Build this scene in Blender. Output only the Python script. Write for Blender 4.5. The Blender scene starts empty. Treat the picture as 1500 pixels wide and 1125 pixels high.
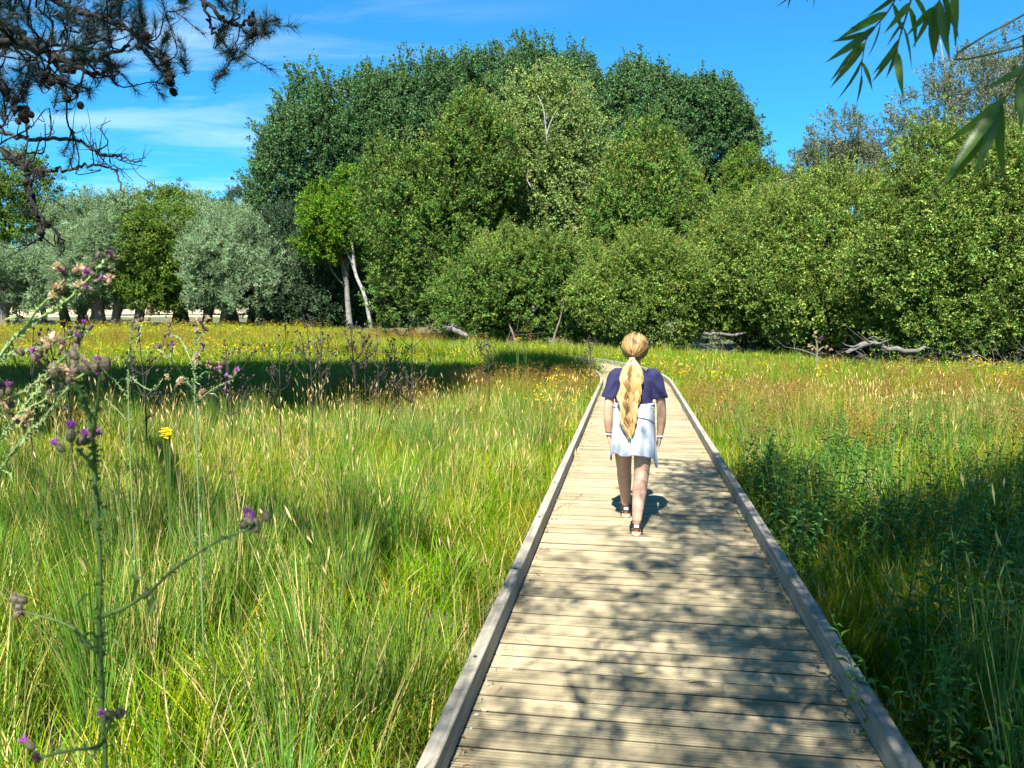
import bpy, bmesh, math, random
import numpy as np
from mathutils import Vector, Matrix, Quaternion

SEED = 7
rng = np.random.default_rng(SEED)
random.seed(SEED)
C = bpy.context.scene.collection
scene = bpy.context.scene

# ----------------------------------------------------------------------------- camera, world, sun, exposure
F_PX, IMG_W, IMG_H = 1133.0, 1500.0, 1125.0
CAM_H, PITCH = 1.6, math.radians(5.0)
cam_d = bpy.data.cameras.new('camera')
cam = bpy.data.objects.new('camera', cam_d)
C.objects.link(cam)
cam.location = (0, 0, CAM_H)
cam.rotation_euler = (math.radians(90) - PITCH, 0, 0)
cam_d.sensor_width = 36.0
cam_d.lens = 36.0 * F_PX / IMG_W
cam_d.clip_start, cam_d.clip_end = 0.05, 3000
cam_d.dof.use_dof = True
cam_d.dof.focus_distance = 6.0
cam_d.dof.aperture_fstop = 9.0
scene.camera = cam

SUN_EL, SUN_AZ = math.radians(50), math.radians(13)        # shadows run 13 degrees to the right of the view
TO_SUN = Vector((-math.sin(SUN_AZ) * math.cos(SUN_EL), -math.cos(SUN_AZ) * math.cos(SUN_EL), math.sin(SUN_EL)))
sun_d = bpy.data.lights.new('sun', 'SUN')
sun_d.energy = 5.0
sun_d.angle = math.radians(0.53)
sun_d.color = (1.0, 0.955, 0.88)
sun = bpy.data.objects.new('sun', sun_d)
C.objects.link(sun)
sun.rotation_euler = (-TO_SUN).to_track_quat('-Z', 'Y').to_euler()

world = bpy.data.worlds.new('World')
scene.world = world
world.use_nodes = True
wn, wl = world.node_tree.nodes, world.node_tree.links
for n in list(wn):
    wn.remove(n)


def N(nodes, kind, **kw):
    n = nodes.new(kind)
    for k, v in kw.items():
        if k.startswith('i_'):
            key = k[2:]
            key = int(key) if key.isdigit() else key
            n.inputs[key].default_value = v
        else:
            setattr(n, k, v)
    return n


w_out = N(wn, 'ShaderNodeOutputWorld')
w_bg = N(wn, 'ShaderNodeBackground')
w_bg.inputs['Strength'].default_value = 0.056
w_sky = N(wn, 'ShaderNodeTexSky', sky_type='NISHITA', sun_disc=False, sun_elevation=SUN_EL,
          sun_rotation=math.pi + SUN_AZ, altitude=100, air_density=1.0, dust_density=0.15, ozone_density=3.0)
w_tint = N(wn, 'ShaderNodeMix', data_type='RGBA', blend_type='MULTIPLY')
w_tint.inputs[0].default_value = 1.0
w_tint.inputs[7].default_value = (0.20, 0.84, 1.14, 1)
wl.new(w_sky.outputs[0], w_tint.inputs[6])
# cirrus: direction projected on a high flat layer, noise stretched along the wind
w_tc = N(wn, 'ShaderNodeTexCoord')
w_sep = N(wn, 'ShaderNodeSeparateXYZ')
wl.new(w_tc.outputs['Generated'], w_sep.inputs[0])
w_max = N(wn, 'ShaderNodeMath', operation='MAXIMUM', i_1=0.03)
wl.new(w_sep.outputs[2], w_max.inputs[0])
w_dx = N(wn, 'ShaderNodeMath', operation='DIVIDE')
w_dy = N(wn, 'ShaderNodeMath', operation='DIVIDE')
wl.new(w_sep.outputs[0], w_dx.inputs[0]); wl.new(w_max.outputs[0], w_dx.inputs[1])
wl.new(w_sep.outputs[1], w_dy.inputs[0]); wl.new(w_max.outputs[0], w_dy.inputs[1])
w_cmb = N(wn, 'ShaderNodeCombineXYZ')
wl.new(w_dx.outputs[0], w_cmb.inputs[0]); wl.new(w_dy.outputs[0], w_cmb.inputs[1])
w_map = N(wn, 'ShaderNodeMapping')
w_map.inputs['Rotation'].default_value = (0, 0, math.radians(62))
w_map.inputs['Scale'].default_value = (0.36, 1.15, 1.0)
w_map.inputs['Location'].default_value = (0.9, 0.35, 0)
wl.new(w_cmb.outputs[0], w_map.inputs[0])
w_n1 = N(wn, 'ShaderNodeTexNoise', i_Scale=1.1, i_Detail=9.0, i_Roughness=0.62, i_Distortion=0.9)
wl.new(w_map.outputs[0], w_n1.inputs['Vector'])
w_n2 = N(wn, 'ShaderNodeTexNoise', i_Scale=0.33, i_Detail=2.0)
wl.new(w_cmb.outputs[0], w_n2.inputs['Vector'])
w_r1 = N(wn, 'ShaderNodeMapRange', i_1=0.47, i_2=0.86, i_3=0.0, i_4=0.9)
wl.new(w_n1.outputs[0], w_r1.inputs[0])
w_r2 = N(wn, 'ShaderNodeMapRange', i_1=-1.3, i_2=0.25, i_3=1.0, i_4=0.06)      # thicker over the west half of the sky
wl.new(w_dx.outputs[0], w_r2.inputs[0])
w_r3 = N(wn, 'ShaderNodeMapRange', i_1=0.30, i_2=0.55, i_3=0.35, i_4=1.0)
wl.new(w_n2.outputs[0], w_r3.inputs[0])
w_m1 = N(wn, 'ShaderNodeMath', operation='MULTIPLY')
w_m2 = N(wn, 'ShaderNodeMath', operation='MULTIPLY')
wl.new(w_r1.outputs[0], w_m1.inputs[0]); wl.new(w_r2.outputs[0], w_m1.inputs[1])
wl.new(w_m1.outputs[0], w_m2.inputs[0]); wl.new(w_r3.outputs[0], w_m2.inputs[1])
w_cl = N(wn, 'ShaderNodeMix', data_type='RGBA', blend_type='MIX')
w_cl.inputs[7].default_value = (5.2, 6.4, 7.0, 1)
wl.new(w_m2.outputs[0], w_cl.inputs[0])
wl.new(w_tint.outputs[2], w_cl.inputs[6])
wl.new(w_cl.outputs[2], w_bg.inputs['Color'])
wl.new(w_bg.outputs[0], w_out.inputs['Surface'])

scene.view_settings.view_transform = 'Standard'
scene.view_settings.look = 'None'
scene.view_settings.exposure = 1.85
scene.view_settings.gamma = 1.0
scene.view_settings.use_curve_mapping = False
scene.render.engine = 'CYCLES'
scene.cycles.max_bounces = 7
scene.cycles.diffuse_bounces = 3
scene.cycles.glossy_bounces = 2
scene.cycles.transmission_bounces = 4
scene.cycles.sample_clamp_indirect = 4.0
scene.cycles.use_denoising = True
scene.cycles.use_adaptive_sampling = True
scene.cycles.adaptive_threshold = 0.02

# ----------------------------------------------------------------------------- helpers
def ray(px, py):
    a, b = (px - IMG_W / 2) / F_PX, (IMG_H / 2 - py) / F_PX
    return np.array([a, math.cos(PITCH) + b * math.sin(PITCH), -math.sin(PITCH) + b * math.cos(PITCH)])


def P(px, py, d):
    """point seen at a photo pixel, at forward distance d (metres)"""
    r = ray(px, py)
    return np.array([0, 0, CAM_H]) + r * (d / r[1])


def ground_z(x, y):
    x, y = np.asarray(x, float), np.asarray(y, float)
    t = np.clip(y - 24, 0, None)
    z = -0.32 + 0.035 * (np.sqrt(t * t + 9) - 3) - np.clip(y - 75, 0, None) * 0.013
    z = z + 0.05 * np.sin(x * 0.55 + 1.3) * np.sin(y * 0.47 + 0.4) + 0.025 * np.sin(x * 1.7 + y * 1.1)
    return z


def tag(o, label=None, cat=None, group=None, kind=None):
    if label: o['label'] = label
    if cat: o['category'] = cat
    if group: o['group'] = group
    if kind: o['kind'] = kind
    return o


def empty(name, loc, label=None, cat=None, group=None):
    o = bpy.data.objects.new(name, None)
    o.empty_display_size = 0.1
    C.objects.link(o)
    o.location = [float(v) for v in loc]
    return tag(o, label, cat, group)


class MB:
    """collects pieces into one mesh"""
    def __init__(s):
        s.v, s.f, s.m, s.c, s.n = [], [], [], [], 0

    def add(s, V, F, mat=0, col=None):
        V = np.asarray(V, float).reshape(-1, 3)
        for f in F:
            s.f.append(tuple(int(i) + s.n for i in f)); s.m.append(mat)
        s.v.append(V)
        c = np.ones((len(V), 3)) if col is None else np.broadcast_to(np.asarray(col, float), (len(V), 3))
        s.c.append(c)
        s.n += len(V)

    def mesh(s, name, mats, smooth=False):
        me = bpy.data.meshes.new(name)
        V = np.concatenate(s.v) if s.v else np.zeros((0, 3))
        me.vertices.add(len(V)); me.vertices.foreach_set('co', V.astype(np.float32).ravel())
        tot = np.array([len(f) for f in s.f], np.int32)
        start = np.concatenate([[0], np.cumsum(tot)[:-1]]).astype(np.int32) if len(tot) else np.zeros(0, np.int32)
        flat = np.array([i for f in s.f for i in f], np.int32)
        me.loops.add(len(flat)); me.loops.foreach_set('vertex_index', flat)
        me.polygons.add(len(tot))
        me.polygons.foreach_set('loop_start', start)
        me.polygons.foreach_set('loop_total', tot)
        me.polygons.foreach_set('material_index', np.array(s.m, np.int32))
        me.polygons.foreach_set('use_smooth', np.full(len(tot), bool(smooth)))
        a = me.attributes.new('col', 'FLOAT_COLOR', 'POINT')
        cc = np.ones((len(V), 4), np.float32)
        if len(V): cc[:, :3] = np.concatenate(s.c)
        a.data.foreach_set('color', cc.ravel())
        me.update(calc_edges=True)
        for m in (mats if isinstance(mats, (list, tuple)) else [mats]):
            me.materials.append(m)
        return me

    def build(s, name, mats, parent=None, smooth=False, loc=None):
        return obj(name, s.mesh(name, mats, smooth), parent, loc)


def obj(name, me, parent=None, loc=None):
    o = bpy.data.objects.new(name, me)
    C.objects.link(o)
    if loc is not None: o.location = [float(v) for v in loc]
    if parent is not None:
        o.parent = parent
    return o


def frames(pts):
    pts = np.asarray(pts, float)
    t = np.gradient(pts, axis=0)
    t /= np.linalg.norm(t, axis=1)[:, None] + 1e-9
    ref = np.array([0, 0, 1.0]) if abs(t[0][2]) < 0.9 else np.array([1.0, 0, 0])
    us, vs = [], []
    u = np.cross(t[0], ref); u /= np.linalg.norm(u)
    for i in range(len(pts)):
        u = u - t[i] * np.dot(u, t[i]); u /= np.linalg.norm(u) + 1e-9
        us.append(u); vs.append(np.cross(t[i], u))
    return t, np.array(us), np.array(vs)


def smooth_line(pts, n):
    """Catmull-Rom through pts"""
    pts = np.asarray(pts, float)
    if len(pts) < 3:
        s = np.linspace(0, 1, n)[:, None]
        return pts[0] * (1 - s) + pts[-1] * s
    p = np.concatenate([[2 * pts[0] - pts[1]], pts, [2 * pts[-1] - pts[-2]]])
    out = []
    for u in np.linspace(0, len(pts) - 1 - 1e-6, n):
        i = int(u); f = u - i
        a, b, c, d = p[i], p[i + 1], p[i + 2], p[i + 3]
        out.append(0.5 * ((2 * b) + (-a + c) * f + (2 * a - 5 * b + 4 * c - d) * f * f + (-a + 3 * b - 3 * c + d) * f ** 3))
    return np.array(out)


def add_tube(mb, pts, radii, seg=7, mat=0, col=None, cap=True, rough=0.0):
    pts = np.asarray(pts, float)
    radii = np.interp(np.linspace(0, 1, len(pts)), np.linspace(0, 1, len(np.atleast_1d(radii))), np.atleast_1d(radii))
    t, u, v = frames(pts)
    ang = np.linspace(0, 2 * np.pi, seg, endpoint=False)
    V = []
    for i in range(len(pts)):
        rr = radii[i] * (1 + rough * (rng.random(seg) - 0.5)) if rough else radii[i] * np.ones(seg)
        V.append(pts[i] + rr[:, None] * (np.cos(ang)[:, None] * u[i] + np.sin(ang)[:, None] * v[i]))
    V = np.concatenate(V)
    Fc = []
    for i in range(len(pts) - 1):
        for k in range(seg):
            a, b = i * seg + k, i * seg + (k + 1) % seg
            Fc.append((a, b, b + seg, a + seg))
    if cap:
        Fc.append(tuple(range(seg))[::-1])
        Fc.append(tuple((len(pts) - 1) * seg + k for k in range(seg)))
    mb.add(V, Fc, mat, col)


def add_loft(mb, rings, mat=0, col=None, cap=True, closed=True):
    rings = np.asarray(rings, float)
    n, seg = rings.shape[:2]
    Fc = []
    for i in range(n - 1):
        for k in range(seg if closed else seg - 1):
            a, b = i * seg + k, i * seg + (k + 1) % seg
            Fc.append((a, b, b + seg, a + seg))
    if cap:
        Fc.append(tuple(range(seg))[::-1]); Fc.append(tuple((n - 1) * seg + k for k in range(seg)))
    mb.add(rings.reshape(-1, 3), Fc, mat, col)


def add_ball(mb, c, r, mat=0, col=None, nu=8, nv=6, jitter=0.0):
    c = np.asarray(c, float); r = np.broadcast_to(np.asarray(r, float), (3,))
    V = [c + r * [0, 0, -1]]
    for j in range(1, nv):
        th = math.pi * j / nv
        for i in range(nu):
            ph = 2 * math.pi * i / nu
            k = 1 + jitter * (random.random() - 0.5)
            V.append(c + k * r * np.array([math.sin(th) * math.cos(ph), math.sin(th) * math.sin(ph), -math.cos(th)]))
    V.append(c + r * [0, 0, 1])
    Fc = []
    for i in range(nu):
        Fc.append((0, 1 + (i + 1) % nu, 1 + i))
        for j in range(nv - 2):
            a, b = 1 + j * nu + i, 1 + j * nu + (i + 1) % nu
            Fc.append((a, b, b + nu, a + nu))
        a = 1 + (nv - 2) * nu
        Fc.append((a + i, a + (i + 1) % nu, len(V) - 1))
    mb.add(V, Fc, mat, col)


def add_box(mb, c, h, mat=0, col=None, bev=0.0):
    c, h = np.asarray(c, float), np.asarray(h, float)
    x, y, z = h
    if bev <= 0:
        V = [(sx * x, sy * y, sz * z) for sz in (-1, 1) for sy in (-1, 1) for sx in (-1, 1)]
        Fc = [(0, 2, 3, 1), (4, 5, 7, 6), (0, 1, 5, 4), (2, 6, 7, 3), (0, 4, 6, 2), (1, 3, 7, 5)]
    else:
        V = [(-x, -y, -z), (x, -y, -z), (x, y, -z), (-x, y, -z), (-x, -y, z - bev), (x, -y, z - bev), (x, y, z - bev), (-x, y, z - bev),
             (-x + bev, -y + bev, z), (x - bev, -y + bev, z), (x - bev, y - bev, z), (-x + bev, y - bev, z)]
        Fc = [(0, 3, 2, 1), (0, 1, 5, 4), (1, 2, 6, 5), (2, 3, 7, 6), (3, 0, 4, 7),
              (4, 5, 9, 8), (5, 6, 10, 9), (6, 7, 11, 10), (7, 4, 8, 11), (8, 9, 10, 11)]
    mb.add(np.array(V) + c, Fc, mat, col)


def vnoise(x, y, s, seed=0):
    """smooth value noise in 0..1"""
    r = np.random.default_rng(1000 + seed).random((64, 64))
    x, y = np.asarray(x) / s, np.asarray(y) / s
    xi, yi = np.floor(x).astype(int), np.floor(y).astype(int)
    fx, fy = x - xi, y - yi
    fx, fy = fx * fx * (3 - 2 * fx), fy * fy * (3 - 2 * fy)
    g = lambda a, b: r[a % 64, b % 64]
    return (g(xi, yi) * (1 - fx) + g(xi + 1, yi) * fx) * (1 - fy) + (g(xi, yi + 1) * (1 - fx) + g(xi + 1, yi + 1) * fx) * fy


# quaternions (w,x,y,z)
def qmul(a, b):
    w1, x1, y1, z1 = a.T; w2, x2, y2, z2 = b.T
    return np.stack([w1 * w2 - x1 * x2 - y1 * y2 - z1 * z2, w1 * x2 + x1 * w2 + y1 * z2 - z1 * y2,
                     w1 * y2 - x1 * z2 + y1 * w2 + z1 * x2, w1 * z2 + x1 * y2 - y1 * x2 + z1 * w2], 1)


def q_align(d, spin):
    """rotations that take +Z to the directions d after a spin about Z"""
    d = d / (np.linalg.norm(d, axis=1)[:, None] + 1e-9)
    th, ph = np.arccos(np.clip(d[:, 2], -1, 1)), np.arctan2(d[:, 1], d[:, 0])
    z = np.zeros(len(d))
    qz = lambda a: np.stack([np.cos(a / 2), z, z, np.sin(a / 2)], 1)
    qy = np.stack([np.cos(th / 2), z, np.sin(th / 2), z], 1)
    return qmul(qmul(qz(ph), qy), qz(spin - ph))


_groups = {}
def scatter_group(protos):
    key = tuple(p.name for p in protos)
    if key in _groups: return _groups[key]
    g = bpy.data.node_groups.new('scatter', 'GeometryNodeTree')
    g.interface.new_socket('Geometry', in_out='INPUT', socket_type='NodeSocketGeometry')
    g.interface.new_socket('Geometry', in_out='OUTPUT', socket_type='NodeSocketGeometry')
    n, l = g.nodes, g.links
    gi, go = n.new('NodeGroupInput'), n.new('NodeGroupOutput')
    join = n.new('GeometryNodeJoinGeometry')
    def na(name, t):
        a = n.new('GeometryNodeInputNamedAttribute'); a.data_type = t; a.inputs[0].default_value = name
        return a
    rot, scl, idx = na('rot', 'QUATERNION'), na('scl', 'FLOAT_VECTOR'), na('idx', 'INT')
    for k, p in enumerate(protos):
        cmp_ = n.new('FunctionNodeCompare'); cmp_.data_type = 'INT'; cmp_.operation = 'EQUAL'
        l.new(idx.outputs[0], cmp_.inputs[2]); cmp_.inputs[3].default_value = k
        oi = n.new('GeometryNodeObjectInfo'); oi.inputs[0].default_value = p
        inst = n.new('GeometryNodeInstanceOnPoints')
        l.new(gi.outputs[0], inst.inputs['Points'])
        l.new(cmp_.outputs[0], inst.inputs['Selection'])
        l.new(oi.outputs['Geometry'], inst.inputs['Instance'])
        l.new(rot.outputs[0], inst.inputs['Rotation'])
        l.new(scl.outputs[0], inst.inputs['Scale'])
        l.new(inst.outputs[0], join.inputs[0])
    l.new(join.outputs[0], go.inputs[0])
    _groups[key] = g
    return g


def scatter(name, protos, pts, quat, scl, idx=None, parent=None):
    """one mass of many small pieces: points carrying sprigs or tufts"""
    n = len(pts)
    me = bpy.data.meshes.new(name)
    me.vertices.add(n)
    me.vertices.foreach_set('co', np.asarray(pts, np.float32).ravel())
    a = me.attributes.new('rot', 'QUATERNION', 'POINT'); a.data.foreach_set('value', np.asarray(quat, np.float32).ravel())
    scl = np.asarray(scl, float)
    if scl.ndim == 1: scl = np.repeat(scl[:, None], 3, 1)
    a = me.attributes.new('scl', 'FLOAT_VECTOR', 'POINT'); a.data.foreach_set('vector', scl.astype(np.float32).ravel())
    if idx is None: idx = rng.integers(0, len(protos), n)
    a = me.attributes.new('idx', 'INT', 'POINT'); a.data.foreach_set('value', np.asarray(idx, np.int32))
    o = obj(name, me, parent)
    m = o.modifiers.new('scatter', 'NODES')
    m.node_group = scatter_group(protos)
    o['kind'] = 'stuff'
    return o


def proto(name, mb, mats):
    o = bpy.data.objects.new(name, mb.mesh(name, mats))      # shape data only, never linked to the scene
    return o


# ----------------------------------------------------------------------------- materials
def new_mat(name):
    m = bpy.data.materials.new(name); m.use_nodes = True
    nt = m.node_tree
    for n in list(nt.nodes): nt.nodes.remove(n)
    out = nt.nodes.new('ShaderNodeOutputMaterial')
    return m, nt.nodes, nt.links, out


def ramp(nodes, stops):
    r = nodes.new('ShaderNodeValToRGB')
    e = r.color_ramp.elements
    while len(e) < len(stops): e.new(0.5)
    for i, (p, c) in enumerate(stops):
        e[i].position = p; e[i].color = (*c, 1)
    return r


def leaf_mat(name, transl=0.3, rough=0.45, spec=0.35, hue_var=0.03, val_var=0.5, tcol=(1.25, 1.3, 0.5), patch=None, sat=1.12):
    """albedo from the 'col' attribute of each leaf or blade, varied per sprig"""
    m, n, l, out = new_mat(name)
    at = N(n, 'ShaderNodeAttribute', attribute_name='col')
    oi = n.new('ShaderNodeObjectInfo')
    hsv = n.new('ShaderNodeHueSaturation'); hsv.inputs['Saturation'].default_value = sat
    mr = N(n, 'ShaderNodeMapRange', i_3=0.5 - hue_var, i_4=0.5 + hue_var)
    l.new(oi.outputs['Random'], mr.inputs[0]); l.new(mr.outputs[0], hsv.inputs['Hue'])
    wv = N(n, 'ShaderNodeTexWhiteNoise', noise_dimensions='1D')
    l.new(oi.outputs['Random'], wv.inputs['W'])
    mv = N(n, 'ShaderNodeMapRange', i_3=1 - val_var / 2, i_4=1 + val_var / 2)
    l.new(wv.outputs[0], mv.inputs[0]); l.new(mv.outputs[0], hsv.inputs['Value'])
    l.new(at.outputs['Color'], hsv.inputs['Color'])
    col = hsv.outputs[0]
    if patch:
        sc, tint = patch
        nz = N(n, 'ShaderNodeTexNoise', i_Scale=sc, i_Detail=3.0)
        l.new(oi.outputs['Location'], nz.inputs['Vector'])
        pr = N(n, 'ShaderNodeMapRange', i_1=0.38, i_2=0.66)
        l.new(nz.outputs[0], pr.inputs[0])
        mx = N(n, 'ShaderNodeMix', data_type='RGBA', blend_type='MULTIPLY')
        mx.inputs[7].default_value = (*tint, 1)
        l.new(pr.outputs[0], mx.inputs[0]); l.new(col, mx.inputs[6])
        col = mx.outputs[2]
    b = n.new('ShaderNodeBsdfPrincipled')
    b.inputs['Roughness'].default_value = rough
    b.inputs['Specular IOR Level'].default_value = spec
    l.new(col, b.inputs['Base Color'])
    tr = n.new('ShaderNodeBsdfTranslucent')
    tm = N(n, 'ShaderNodeMix', data_type='RGBA', blend_type='MULTIPLY')
    tm.inputs[0].default_value = 1; tm.inputs[7].default_value = (*tcol, 1)
    l.new(col, tm.inputs[6]); l.new(tm.outputs[2], tr.inputs['Color'])
    mix = N(n, 'ShaderNodeMixShader'); mix.inputs[0].default_value = transl
    l.new(b.outputs[0], mix.inputs[1]); l.new(tr.outputs[0], mix.inputs[2])
    l.new(mix.outputs[0], out.inputs['Surface'])
    return m


def bark_mat(name, dark, light, scale=6.0, stretch=(1, 1, 0.25), bump=0.4, rough=0.9):
    m, n, l, out = new_mat(name)
    tc = n.new('ShaderNodeTexCoord'); mp = n.new('ShaderNodeMapping')
    mp.inputs['Scale'].default_value = stretch
    l.new(tc.outputs['Object'], mp.inputs[0])
    nz = N(n, 'ShaderNodeTexNoise', i_Scale=scale, i_Detail=8.0, i_Roughness=0.65)
    l.new(mp.outputs[0], nz.inputs['Vector'])
    r = ramp(n, [(0.3, dark), (0.7, light)])
    l.new(nz.outputs[0], r.inputs[0])
    b = n.new('ShaderNodeBsdfPrincipled'); b.inputs['Roughness'].default_value = rough
    b.inputs['Specular IOR Level'].default_value = 0.2
    l.new(r.outputs[0], b.inputs['Base Color'])
    bp = N(n, 'ShaderNodeBump', i_Strength=bump, i_Distance=0.02)
    l.new(nz.outputs[0], bp.inputs['Height']); l.new(bp.outputs[0], b.inputs['Normal'])
    l.new(b.outputs[0], out.inputs['Surface'])
    return m


def plain_mat(name, col, rough=0.7, spec=0.3, noise=0.15, scale=40.0, bump=0.0, sss=0.0, attr=False):
    m, n, l, out = new_mat(name)
    b = n.new('ShaderNodeBsdfPrincipled')
    b.inputs['Roughness'].default_value = rough
    b.inputs['Specular IOR Level'].default_value = spec
    tc = n.new('ShaderNodeTexCoord')
    nz = N(n, 'ShaderNodeTexNoise', i_Scale=scale, i_Detail=5.0)
    l.new(tc.outputs['Object'], nz.inputs['Vector'])
    mr = N(n, 'ShaderNodeMapRange', i_3=1 - noise, i_4=1 + noise, i_1=0.3, i_2=0.7)
    l.new(nz.outputs[0], mr.inputs[0])
    mx = N(n, 'ShaderNodeMix', data_type='RGBA', blend_type='MULTIPLY')
    mx.inputs[0].default_value = 1
    if attr:
        at = N(n, 'ShaderNodeAttribute', attribute_name='col')
        l.new(at.outputs['Color'], mx.inputs[6])
    else:
        mx.inputs[6].default_value = (*col, 1)
    l.new(mr.outputs[0], mx.inputs[7])
    l.new(mx.outputs[2], b.inputs['Base Color'])
    if bump:
        bp = N(n, 'ShaderNodeBump', i_Strength=bump, i_Distance=0.003)
        l.new(nz.outputs[0], bp.inputs['Height']); l.new(bp.outputs[0], b.inputs['Normal'])
    if sss:
        b.inputs['Subsurface Weight'].default_value = sss
        b.inputs['Subsurface Radius'].default_value = (0.02, 0.008, 0.004)
        b.inputs['Subsurface Scale'].default_value = 0.5
    l.new(b.outputs[0], out.inputs['Surface'])
    return m


def wood_mat(name, dark, light, grooves=False):
    """weathered timber, grain along local X; decking planks carry fine grooves across Y"""
    m, n, l, out = new_mat(name)
    tc = n.new('ShaderNodeTexCoord'); oi = n.new('ShaderNodeObjectInfo')
    off = N(n, 'ShaderNodeVectorMath', operation='SCALE'); off.inputs[0].default_value = (37.0, 11.0, 5.0)
    l.new(oi.outputs['Random'], off.inputs['Scale'])
    ad = N(n, 'ShaderNodeVectorMath', operation='ADD')
    l.new(tc.outputs['Object'], ad.inputs[0]); l.new(off.outputs[0], ad.inputs[1])
    mp = n.new('ShaderNodeMapping'); mp.inputs['Scale'].default_value = (1.6, 42.0, 42.0)
    l.new(ad.outputs[0], mp.inputs[0])
    nz = N(n, 'ShaderNodeTexNoise', i_Scale=1.0, i_Detail=7.0, i_Roughness=0.6, i_Distortion=0.4)
    l.new(mp.outputs[0], nz.inputs['Vector'])
    r = ramp(n, [(0.28, dark), (0.62, light)])
    l.new(nz.outputs[0], r.inputs[0])
    # blotchy weathering
    nz2 = N(n, 'ShaderNodeTexNoise', i_Scale=4.5, i_Detail=6.0, i_Roughness=0.7)
    l.new(ad.outputs[0], nz2.inputs['Vector'])
    mr = N(n, 'ShaderNodeMapRange', i_1=0.3, i_2=0.7, i_3=0.70, i_4=1.16)
    l.new(nz2.outputs[0], mr.inputs[0])
    mx = N(n, 'ShaderNodeMix', data_type='RGBA', blend_type='MULTIPLY'); mx.inputs[0].default_value = 1
    l.new(r.outputs[0], mx.inputs[6]); l.new(mr.outputs[0], mx.inputs[7])
    hs = n.new('ShaderNodeHueSaturation')
    m3 = N(n, 'ShaderNodeMapRange', i_3=0.80, i_4=1.12); l.new(oi.outputs['Random'], m3.inputs[0])
    l.new(m3.outputs[0], hs.inputs['Value']); l.new(mx.outputs[2], hs.inputs['Color'])
    b = n.new('ShaderNodeBsdfPrincipled'); b.inputs['Roughness'].default_value = 0.85
    b.inputs['Specular IOR Level'].default_value = 0.25
    bp = N(n, 'ShaderNodeBump', i_Strength=0.35, i_Distance=0.003)
    h = nz.outputs[0]
    colout = hs.outputs[0]
    if grooves:
        sx = n.new('ShaderNodeSeparateXYZ'); l.new(tc.outputs['Object'], sx.inputs[0])
        ml = N(n, 'ShaderNodeMath', operation='MULTIPLY', i_1=2 * math.pi / 0.0192)
        l.new(sx.outputs[1], ml.inputs[0])
        cs = N(n, 'ShaderNodeMath', operation='COSINE'); l.new(ml.outputs[0], cs.inputs[0])
        g = N(n, 'ShaderNodeMapRange', i_1=-1.0, i_2=-0.2, i_3=0.0, i_4=1.0); l.new(cs.outputs[0], g.inputs[0])
        # sand and dust fill most of the grooves
        fz = N(n, 'ShaderNodeTexNoise', i_Scale=3.0, i_Detail=4.0); l.new(ad.outputs[0], fz.inputs['Vector'])
        fm = N(n, 'ShaderNodeMapRange', i_1=0.42, i_2=0.62, i_3=0.25, i_4=1.0); l.new(fz.outputs[0], fm.inputs[0])
        mm = N(n, 'ShaderNodeMix', data_type='FLOAT'); mm.inputs[2].default_value = 1.0
        l.new(fm.outputs[0], mm.inputs[0]); l.new(g.outputs[0], mm.inputs[3])
        ad2 = N(n, 'ShaderNodeMath', operation='MULTIPLY_ADD', i_1=0.25); l.new(nz.outputs[0], ad2.inputs[0]); l.new(mm.outputs[0], ad2.inputs[2])
        h = ad2.outputs[0]
        dk = N(n, 'ShaderNodeMapRange', i_3=0.60, i_4=1.0); l.new(mm.outputs[0], dk.inputs[0])
        mg = N(n, 'ShaderNodeMix', data_type='RGBA', blend_type='MULTIPLY'); mg.inputs[0].default_value = 1
        l.new(colout, mg.inputs[6]); l.new(dk.outputs[0], mg.inputs[7])
        colout = mg.outputs[2]
    l.new(colout, b.inputs['Base Color'])
    l.new(h, bp.inputs['Height']); l.new(bp.outputs[0], b.inputs['Normal'])
    l.new(b.outputs[0], out.inputs['Surface'])
    return m


M_grass = leaf_mat('meadow_grass', transl=0.30, rough=0.5, spec=0.16, hue_var=0.022, val_var=0.55, tcol=(0.95, 1.25, 0.45), patch=(0.28, (1.20, 1.06, 0.80)))
M_herb = leaf_mat('herb_leaf', transl=0.3, rough=0.5, spec=0.3, hue_var=0.015, val_var=0.3, tcol=(1.1, 1.4, 0.4))
M_tree = leaf_mat('tree_leaf', transl=0.24, rough=0.5, spec=0.15, hue_var=0.022, val_var=0.75, tcol=(0.95, 1.25, 0.45))
M_wleaf = leaf_mat('willow_leaf', transl=0.35, rough=0.4, spec=0.4, hue_var=0.01, val_var=0.25, tcol=(1.2, 1.5, 0.4))
M_needle = leaf_mat('pine_needle', transl=0.1, rough=0.45, spec=0.3, hue_var=0.01, val_var=0.3)
M_bark = bark_mat('grey_brown_bark', (0.05, 0.04, 0.03), (0.17, 0.14, 0.11))
M_pale = bark_mat('pale_grey_bark', (0.06, 0.056, 0.05), (0.21, 0.20, 0.18), scale=3.0, stretch=(1, 1, 2.0))
M_birch = bark_mat('white_birch_bark', (0.10, 0.095, 0.085), (0.33, 0.315, 0.29), scale=2.6, stretch=(1, 1, 3.0), bump=0.2)
M_limb = bark_mat('weathered_pine_limb', (0.012, 0.011, 0.010), (0.050, 0.047, 0.043), scale=25, stretch=(1, 1, 1))
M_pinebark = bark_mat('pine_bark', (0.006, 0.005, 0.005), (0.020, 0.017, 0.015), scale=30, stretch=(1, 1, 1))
M_dead = bark_mat('silver_dead_wood', (0.055, 0.05, 0.044), (0.17, 0.16, 0.145), scale=9.0, stretch=(0.4, 1, 1))
M_plank = wood_mat('weathered_decking', (0.235, 0.190, 0.112), (0.385, 0.322, 0.192), grooves=True)
M_joint = plain_mat('dark_plank_edge', (0.05, 0.041, 0.028), rough=0.95)
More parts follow.
